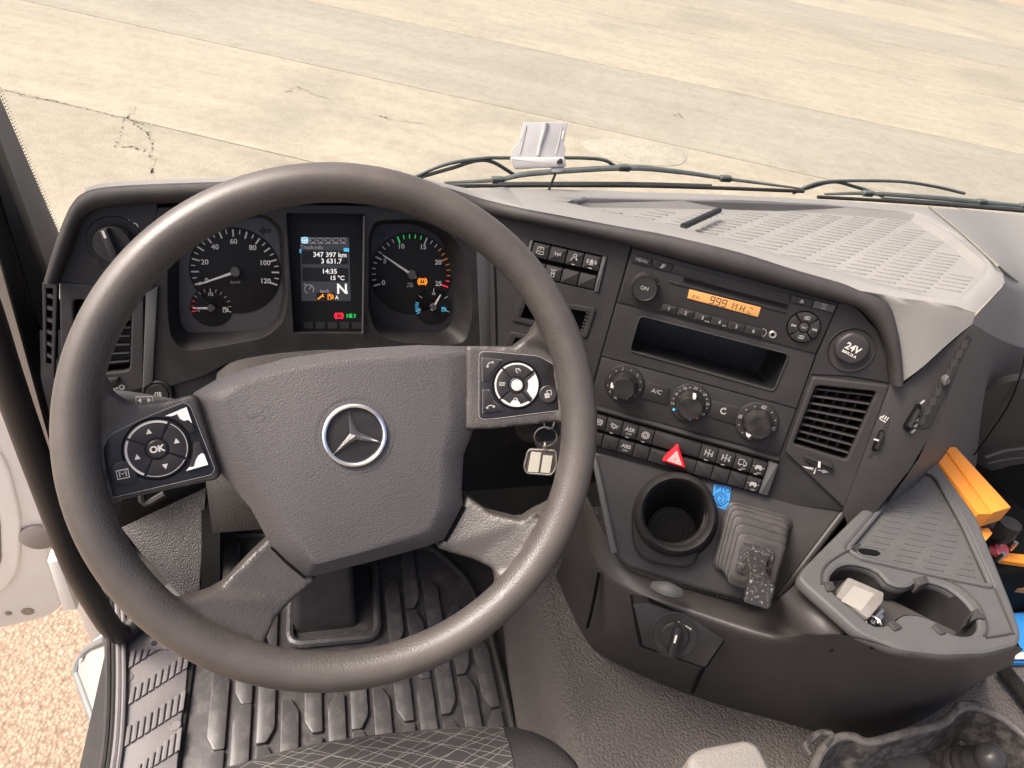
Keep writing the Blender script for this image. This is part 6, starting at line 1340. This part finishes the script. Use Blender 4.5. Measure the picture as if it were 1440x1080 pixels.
bm = NB(); a = atZ(1350, 1075, -.925); b = atZ(1392, 1066, -.86); tube(bm, [a, a.lerp(b, .4), a.lerp(b, .8), b], lambda t: .020*(1-t)+.016*t if int(t*9) % 2 else .024*(1-t)+.014*t, 16, 6); mk('boot', bm, M_rubber, JY, world=JY0)
bm = NB(); bmesh.ops.create_uvsphere(bm, u_segments=24, v_segments=16, radius=.0185, matrix=Matrix.Translation(b)); mk('knob', bm, mat('knob_satin', (.035, .033, .032), .3), JY, world=JY0)
for x, y in ((1258, 1070), (1343, 1055)):
    bm = NB(); p = atZ(x, y, -.93); tube(bm, [p, p+V((0, 0, .01)), p+V((.001, 0, .018))], .005, 8, 2); mk('bolt', bm, M_brass, BN, world=BN0)
bm = NB(); tube(bm, [atZ(1240, 1085, -.93), atZ(1268, 1078, -.93), atZ(1295, 1080, -.93)], .022, 14, 3); mk('spool', bm, M_rubber, BN, world=BN0)
# ================================================================== A PILLAR, DOOR, SILL
AP0 = ID(atY(70, 400, .9)); AP = thing('windscreen_pillar', 'grained grey trim on the left windscreen pillar with black seal', 'pillar', AP0)
LN = {'a': ((0, 150), (80, 333), .96), 'a2': ((0, 172), (76, 342), .93), 'b': ((0, 213), (66, 388), .875), 'b2': ((0, 240), (63, 405), .86), 'c': ((0, 287), (60, 470), .85), 'c2': ((0, 300), (60, 480), .855), 'd': ((0, 382), (72, 625), .82), 'd2': ((0, 388), (72, 640), .80), 'e': ((0, 418), (66, 650), .81), 'e2': ((0, 424), (62, 652), .86)}
def lp(k, t):
    (x0, y0), (x1, y1), Y = LN[k]; return atY(x0+(x1-x0)*t, y0+(y1-y0)*t, Y-.03*min(t, 0)*-1)
def strip(keys, m, name, t0=-1.6, t1=1.0, n=6):
    bm = NB(); loft(bm, [[lp(k, t0+(t1-t0)*i/n) for i in range(n+1)] for k in keys]); solid(bm, .004); mk(name, bm, m, AP, world=AP0, sharp=70)
strip(['a', 'a2', 'b'], M_pillar, 'trim'); strip(['b', 'b2', 'c'], mat('pillar_dark', (.050, .046, .044), .5, grain=900, gstr=.3), 'inner_trim', t1=1.25)
strip(['c2', 'd'], M_felt, 'felt_seal', t1=1.3); strip(['d', 'd2', 'e'], mat('seal_strip', (.10, .085, .075), .45), 'rubber_strip', t1=1.3); strip(['e', 'e2'], mat('seal_edge', (.05, .045, .042), .6), 'strip_edge', t1=1.3)  # outer edge face of the seal, darker than the strip
# lower continuation of the door frame down to the sill (dark trim)
bm = NB(); loft(bm, [[atY(60, 430, .86), atY(76, 560, .86), atY(110, 700, .87), atY(150, 800, .88), atY(172, 860, .86)], [atY(84, 420, .84), atY(100, 560, .84), atY(150, 700, .85), atY(190, 790, .86), atY(200, 850, .84)]]); solid(bm, .006); mk('kick_trim', bm, M_felt, AP, world=AP0)
# ---- grab handle
GH = [(-60, 330), (-20, 440), (6, 520), (38, 612), (72, 706), (104, 792), (135, 850), (158, 884), (176, 890), (196, 868), (214, 838)]
gx = [-.345]*7+[-.34, -.33, -.31, -.295]
GH0 = ID(atX(158, 884, -.34)); GHo = thing('grab_handle', 'thick black grab handle in the door opening left of the wheel', 'grab handle', GH0)
bm = NB(); tube(bm, [atX(x, y, X) for (x, y), X in zip(GH, gx)], lambda t: .0168, 20, 6); mk('bar', bm, M_handle, GHo, world=GH0)
# ---- open door (white painted inner panel)
F_dr = Fr((-.62, 1.12, CAMZ-1.45), (1, 0, 0), (0, 0, 1))
DR = thing('open_door', 'open white painted cab door seen beyond the grab handle', 'door', F_dr)
dp = F_dr.uvs([(-420, 380), (-20, 395), (30, 560), (62, 665), (78, 735), (66, 790), (87, 850), (82, 858), (60, 870), (0, 884), (-420, 960)])
bm = NB(); prism(bm, rnd(dp, .012), -.05, 0, .006); mk('door_panel', bm, M_cab, DR)
rc = F_dr.uvs([(-300, 560), (-60, 575), (10, 640), (32, 730), (28, 800), (5, 832), (-60, 848), (-300, 880)]); rc = rnd(rc, .05, 6)
bm = NB(); prism(bm, rc, -.004, .007, .006, 4); sk_ = mk('raised_panel', bm, M_cab, DR)
rc2 = rnd(F_dr.uvs([(-260, 600), (-40, 640), (2, 720), (4, 790), (-20, 812), (-260, 840)]), .04, 6); bm = NB(); prism(bm, rc2, .005, .0085); mk('trim_insert', bm, M_arm, DR)
for x, y, r in ((12, 862, .007), (39, 859.5, .013)):
    u, v = F_dr.uv(x, y); bm = NB(); lathe(bm, [(r, 0), (r, .002), (r*.7, .0035), (r*.3, .003), (.0003, .0015)], u, v, 20); mk('screw', bm, mat('screw_grey', (.30, .28, .26), .35, metal=.8), DR)
u, v = F_dr.uv(56, 752); bm = NB(); lathe(bm, [(.035, 0), (.035, .010), (.028, .016), (.012, .018), (.0005, .019)], u, v, 24); mk('latch_bumper', bm, mat('bumper_grey', (.22, .20, .18), .45), DR)
F_jb = Fr((-.45, 1.0, CAMZ-1.2), (1, 0, 0), (0, 0, 1))
JB = thing('door_jamb', 'white painted door jamb with hinge beside the wheel rim', 'door jamb', F_jb)
bm = NB(); prism(bm, F_jb.uvs([(18, 455), (60, 560), (100, 690), (118, 760), (152, 872), (150, 905), (128, 905), (60, 740), (25, 600)]), -.03, .0, .003); mk('jamb_panel', bm, M_cab, JB)
bm = NB(); prism(bm, F_jb.uvs([(66, 791), (82, 789), (108, 858), (88, 860)], .03), .0, .03, .004); mk('hinge_cover', bm, M_cab, JB)
for q in ([(28, 500), (45, 540), (46, 575), (32, 560)], [(112, 790), (124, 800), (118, 806)], [(124, 826), (140, 832), (134, 836)]):
    bm = NB(); prism(bm, F_jb.uvs(q, .001), -.001, .004, .001); mk('hinge_part', bm, mat('hinge_grey', (.28, .26, .23), .5), JB)
bm = NB(); prism(bm, F_jb.uvs([(0, 476), (14, 482), (26, 508), (0, 510)], -.004), -.02, .006, .002); mk('hinge_block', bm, mat('hinge_grey', (.28, .26, .23), .5), JB)
# ---- sill
SL0 = ID(V((-.29, .6, FLOOR))); SL = thing('sill_plate', 'grey ribbed door sill plate left of the floor mat', 'sill plate', SL0)
SZ = FLOOR+.012-CAMZ
su = lambda pts: [(p.x-SL0.o.x, p.y-SL0.o.y) for p in [atZ(x, y, SZ) for x, y in pts]]
bm = NB(); prism(bm, su([(150, 880), (262, 800), (266, 905), (262, 960), (255, 1010), (246, 1110), (140, 1110), (150, 1000)]), -.03, .010, .003); mk('plate', bm, M_scuff, SL)
Zs = lambda p: zz(p, 4.907, 80, 860)
for gi, (x0, y0, n, hh) in enumerate(((442, 430, 7, 130), (442, 682, 10, 135), (415, 972, 10, 160), (530, 1160, 7, 200))):
    for k in range(n):
        xb = x0+k*47; yb = y0-k*30; tp_ = max(yb-hh, 262+((k*0) if gi == 0 else -999))
        if gi == 3: tp_ = 1050-k*42
        q = su(Zs([(xb+2, yb-4), (xb+36, yb-26), (xb+54, tp_), (xb+22, tp_+(14 if gi else 0))]))
        bm = NB(); prism(bm, q, .009, .0135, .0012); mk('tread_bar', bm, M_scuff, SL)
for q in ((487, 452), (815, 780)):
    u, v = su(Zs([q]))[0]; bm = NB(); lathe(bm, [(.0085, .009), (.0085, .0108), (.0075, .0112), (.0072, .0104), (.0003, .0104)], u, v, 24); mk('plug', bm, M_scuff, SL)
u, v = su(Zs([(668, 215)]))[0]; bm = NB(); lathe(bm, [(.0045, .009), (.0045, .0112), (.0003, .0112)], u, v, 16); mk('screw', bm, M_rubber, SL)
for dx, r, m in ((0, .0055, M_rubber), (8, .004, M_felt), (15, .005, M_scuff), (22, .004, M_scuff)):
    bm = NB(); tube(bm, [atZ(148+dx*.6, 780, -1.08), atZ(150+dx, 850, -1.15), atZ(152+dx, 920, SZ+.006), atZ(152+dx, 980, SZ+.004), atZ(149+dx, 1040, SZ+.002), atZ(140+dx, 1110, SZ)], r, 8, 4); mk('seal_bead', bm, m, SL, world=SL0)
# lower trim beside the mat (black)
STP0 = ID(atZ(130, 980, -1.55)); SP_ = thing('cab_step', 'grey plastic step housing below the door sill', 'step', STP0)
bm = NB(); a = [atZ(152, 900, -1.22), atZ(118, 922, -1.42), atZ(107, 945, -1.46)]; b = [atZ(150, 1045, -1.22), atZ(146, 1045, -1.42), atZ(143, 1040, -1.46)]
loft(bm, [[*a], [*b]]); solid(bm, .01); mk('side_panel', bm, mat('step_grey', (.33, .315, .31), .5, vary=.2), SP_, world=STP0)
bm = NB(); tube(bm, [atZ(150, 898, -1.22), atZ(122, 915, -1.40), atZ(108, 940, -1.455), atZ(115, 965, -1.46), atZ(143, 1042, -1.46)], .008, 8, 3); mk('edge_bead', bm, mat('bead_grey', (.16, .17, .17), .5), SP_, world=STP0)
bm = NB(); loft(bm, [[atZ(150, 885, -1.22), atZ(128, 905, -1.36), atZ(108, 938, -1.45)], [atZ(152, 902, -1.225), atZ(120, 920, -1.41), atZ(110, 944, -1.458)]]); solid(bm, .005); mk('white_corner', bm, M_cab, SP_, world=STP0)
bm = NB(); loft(bm, [[atZ(138, 1020, -1.3), atZ(132, 1110, -1.3)], [atZ(146, 1000, -1.25), atZ(142, 1110, -1.25)]]); solid(bm, .01); mk('white_flank', bm, M_cab, SP_, world=STP0)

# ================================================================== WINDSCREEN, WIPERS, PHONE HOLDER
def glass():
    m = bpy.data.materials.new('clear_glass'); m.use_nodes = True; t = m.node_tree; L = t.links.new
    for n in list(t.nodes):
        if n.type == 'BSDF_PRINCIPLED': t.nodes.remove(n)
    tr = nd(t, 'ShaderNodeBsdfTransparent'); tr.inputs[0].default_value = (.985, .995, .985, 1); gl_ = nd(t, 'ShaderNodeBsdfGlossy'); gl_.inputs['Roughness'].default_value = .02
    lw = nd(t, 'ShaderNodeLayerWeight'); pw = nd(t, 'ShaderNodeMath'); pw.operation = 'POWER'; pw.inputs[1].default_value = 4; L(lw.outputs['Facing'], pw.inputs[0]); fz = nd(t, 'ShaderNodeMath'); fz.operation = 'MULTIPLY_ADD'; fz.inputs[1].default_value = .3; fz.inputs[2].default_value = .02; L(pw.outputs[0], fz.inputs[0])
    ms = nd(t, 'ShaderNodeMixShader'); L(fz.outputs[0], ms.inputs[0]); L(tr.outputs[0], ms.inputs[1]); L(gl_.outputs[0], ms.inputs[2]); L(ms.outputs[0], t.nodes['Material Output'].inputs[0]); return m
F_ws = Fr((.6, 1.0, CAMZ-.475), (1, 0, 0), (0, -.13, 1))
WS_ = thing('windscreen', 'large clear windscreen above the dashboard', 'windscreen', F_ws)
gx0 = F_ws.uv(79, 333)[0]
bm = NB(); prism(bm, [(gx0+.0, 0), (1.35, 0), (1.35, 1.1), (gx0-.12, 1.1)], -.004, 0); mk('pane', bm, glass(), WS_)
bm = NB(); e0 = V(F_ws.uv(79, 334)); e1 = V(F_ws.uv(-20, 105)); ed = (e1-e0); q = V((ed.y, -ed.x)).normalized()
nd_n = int(ed.length/.0042)
for k in range(nd_n):
    for j in range(4):
        c = e0+ed*(k+(.5 if j % 2 else 0))/nd_n+q*(.0008+j*.0030); rr_ = .0016-j*.00032
        bm.faces.new([bm.verts.new((c.x+rr_*cos(a), c.y+rr_*sin(a), .0006)) for a in (0, 1.05, 2.1, 3.14, 4.19, 5.24)])
mk('frit_dots', bm, M_ink, WS_, kind='stuff')
def wiper(label, blade, arm, hoses, Y=1.045):
    o0 = ID(atY(*arm[0], Y)); Tn = thing('wiper', label, 'wiper', o0, 'windscreen wipers')
    bm = NB(); tube(bm, [atY(x, y, Y-.012) for x, y in blade], .0034, 8, 4); mk('blade', bm, M_rubber, Tn, world=o0)
    bm = NB(); tube(bm, [atY(x, y-3, Y-.008) for x, y in blade[1:-1]], .003, 8, 4); mk('blade_carrier', bm, M_wiper, Tn, world=o0)
    bm = NB(); tube(bm, [atY(x, y, Y) for x, y in arm], lambda t: .0028+.0040*sin(pi*t), 8, 4, .6); mk('arm', bm, M_wiper, Tn, world=o0)
    for h in hoses: bm = NB(); tube(bm, [atY(x, y, Y+.02) for x, y in h], .0030, 8, 5); mk('hose', bm, M_wiper, Tn, world=o0)
    for x, y in (arm[1], arm[len(arm)//2], arm[-2]):
        bm = NB(); box(bm, atY(x, y, Y-.003), (.022, .012, .010), .003); mk('clip', bm, M_wiper, Tn, world=o0)
wiper('left wiper parked along the windscreen base behind phone holder', [(612, 262), (700, 261), (880, 261), (1000, 264), (1130, 269)], [(625, 257), (700, 253), (747, 244), (877, 236), (950, 241), (1020, 251), (1125, 265)], [[(582, 249), (627, 231), (677, 223), (717, 222), (836, 223), (866, 234)], [(588, 250), (637, 236), (670, 226), (693, 228), (722, 245)]])
wiper('right wiper parked at the far right windscreen base', [(1150, 277), (1240, 282), (1340, 289), (1450, 298), (1600, 312)], [(1160, 273), (1220, 272), (1300, 277), (1380, 284), (1440, 290), (1600, 305)], [[(1115, 272), (1133, 263), (1167, 255), (1260, 255), (1313, 262), (1356, 272)], [(1131, 266), (1170, 256), (1200, 262), (1242, 276)]])
hv = (V((0, .35, .94))-RGT*V((0, .35, .94)).dot(RGT)).normalized()
F_ph = Fr(atY(757, 205, .94), RGT, hv)
PH = thing('phone_holder', 'white plastic phone holder clipped at the windscreen base', 'phone holder', F_ph)
Zp = lambda p: zz(p, 3, 560, 140)
hp = F_ph.uvs(Zp([(528, 96), (716, 96), (697, 190), (706, 206), (700, 240), (708, 284), (636, 288), (630, 272), (562, 270), (556, 292), (492, 294), (472, 250), (482, 206), (504, 188)]))
bm = NB(); prism(bm, hp, -.006, .002, .001); mk('cradle', bm, M_holder, PH)
for q in ([(521, 132), (530, 130), (524, 165), (514, 170)], [(692, 132), (701, 130), (695, 165), (687, 170)]):
    bm = NB(); prism(bm, F_ph.uvs(Zp(q), .002), .001, .0026); mk('slot', bm, mat('slot_bright', (.62, .58, .5), .6), PH)
bm = NB(); tube(bm, [V((*F_ph.uv(x, y), .002)) for x, y in Zp([(622, 98), (616, 130), (602, 180), (590, 235)])], lambda t: .0045-.002*t, 8, 4); mk('spine', bm, M_holder, PH)
for q in ([(540, 110), (530, 160), (512, 232)], [(690, 115), (680, 170), (664, 232)]):
    bm = NB(); tube(bm, [V((*F_ph.uv(x, y), .0016)) for x, y in Zp(q)], .0014, 6, 3); mk('rib', bm, M_holder, PH)
lo_ = F_ph.uvs(Zp([(474, 245), (702, 243), (708, 284), (492, 292)])); bm = NB(); prism(bm, rnd(lo_, .003, 2), -.004, .009, .003); mk('shelf', bm, M_holder, PH)
bm = NB(); prism(bm, rnd(F_ph.uvs(Zp([(645, 288), (700, 284), (702, 298), (670, 308), (645, 306)])), .003, 2), -.01, .006, .002); mk('clip', bm, M_holder, PH)
bm = NB(); prism(bm, rnd(F_ph.uvs(Zp([(668, 262), (682, 248), (692, 250), (692, 270), (670, 270)]), .009), .001, 2), .008, .013, .001); mk('plug', bm, M_black, PH)
bm = NB(); tube(bm, [F_ph.hit(*Zp([(664, 312)])[0]), F_ph.hit(*Zp([(648, 350)])[0]), F_ph.hit(*Zp([(631, 392)])[0])], .0018, 6, 3); mk('cable', bm, M_ink, PH, world=F_ph)
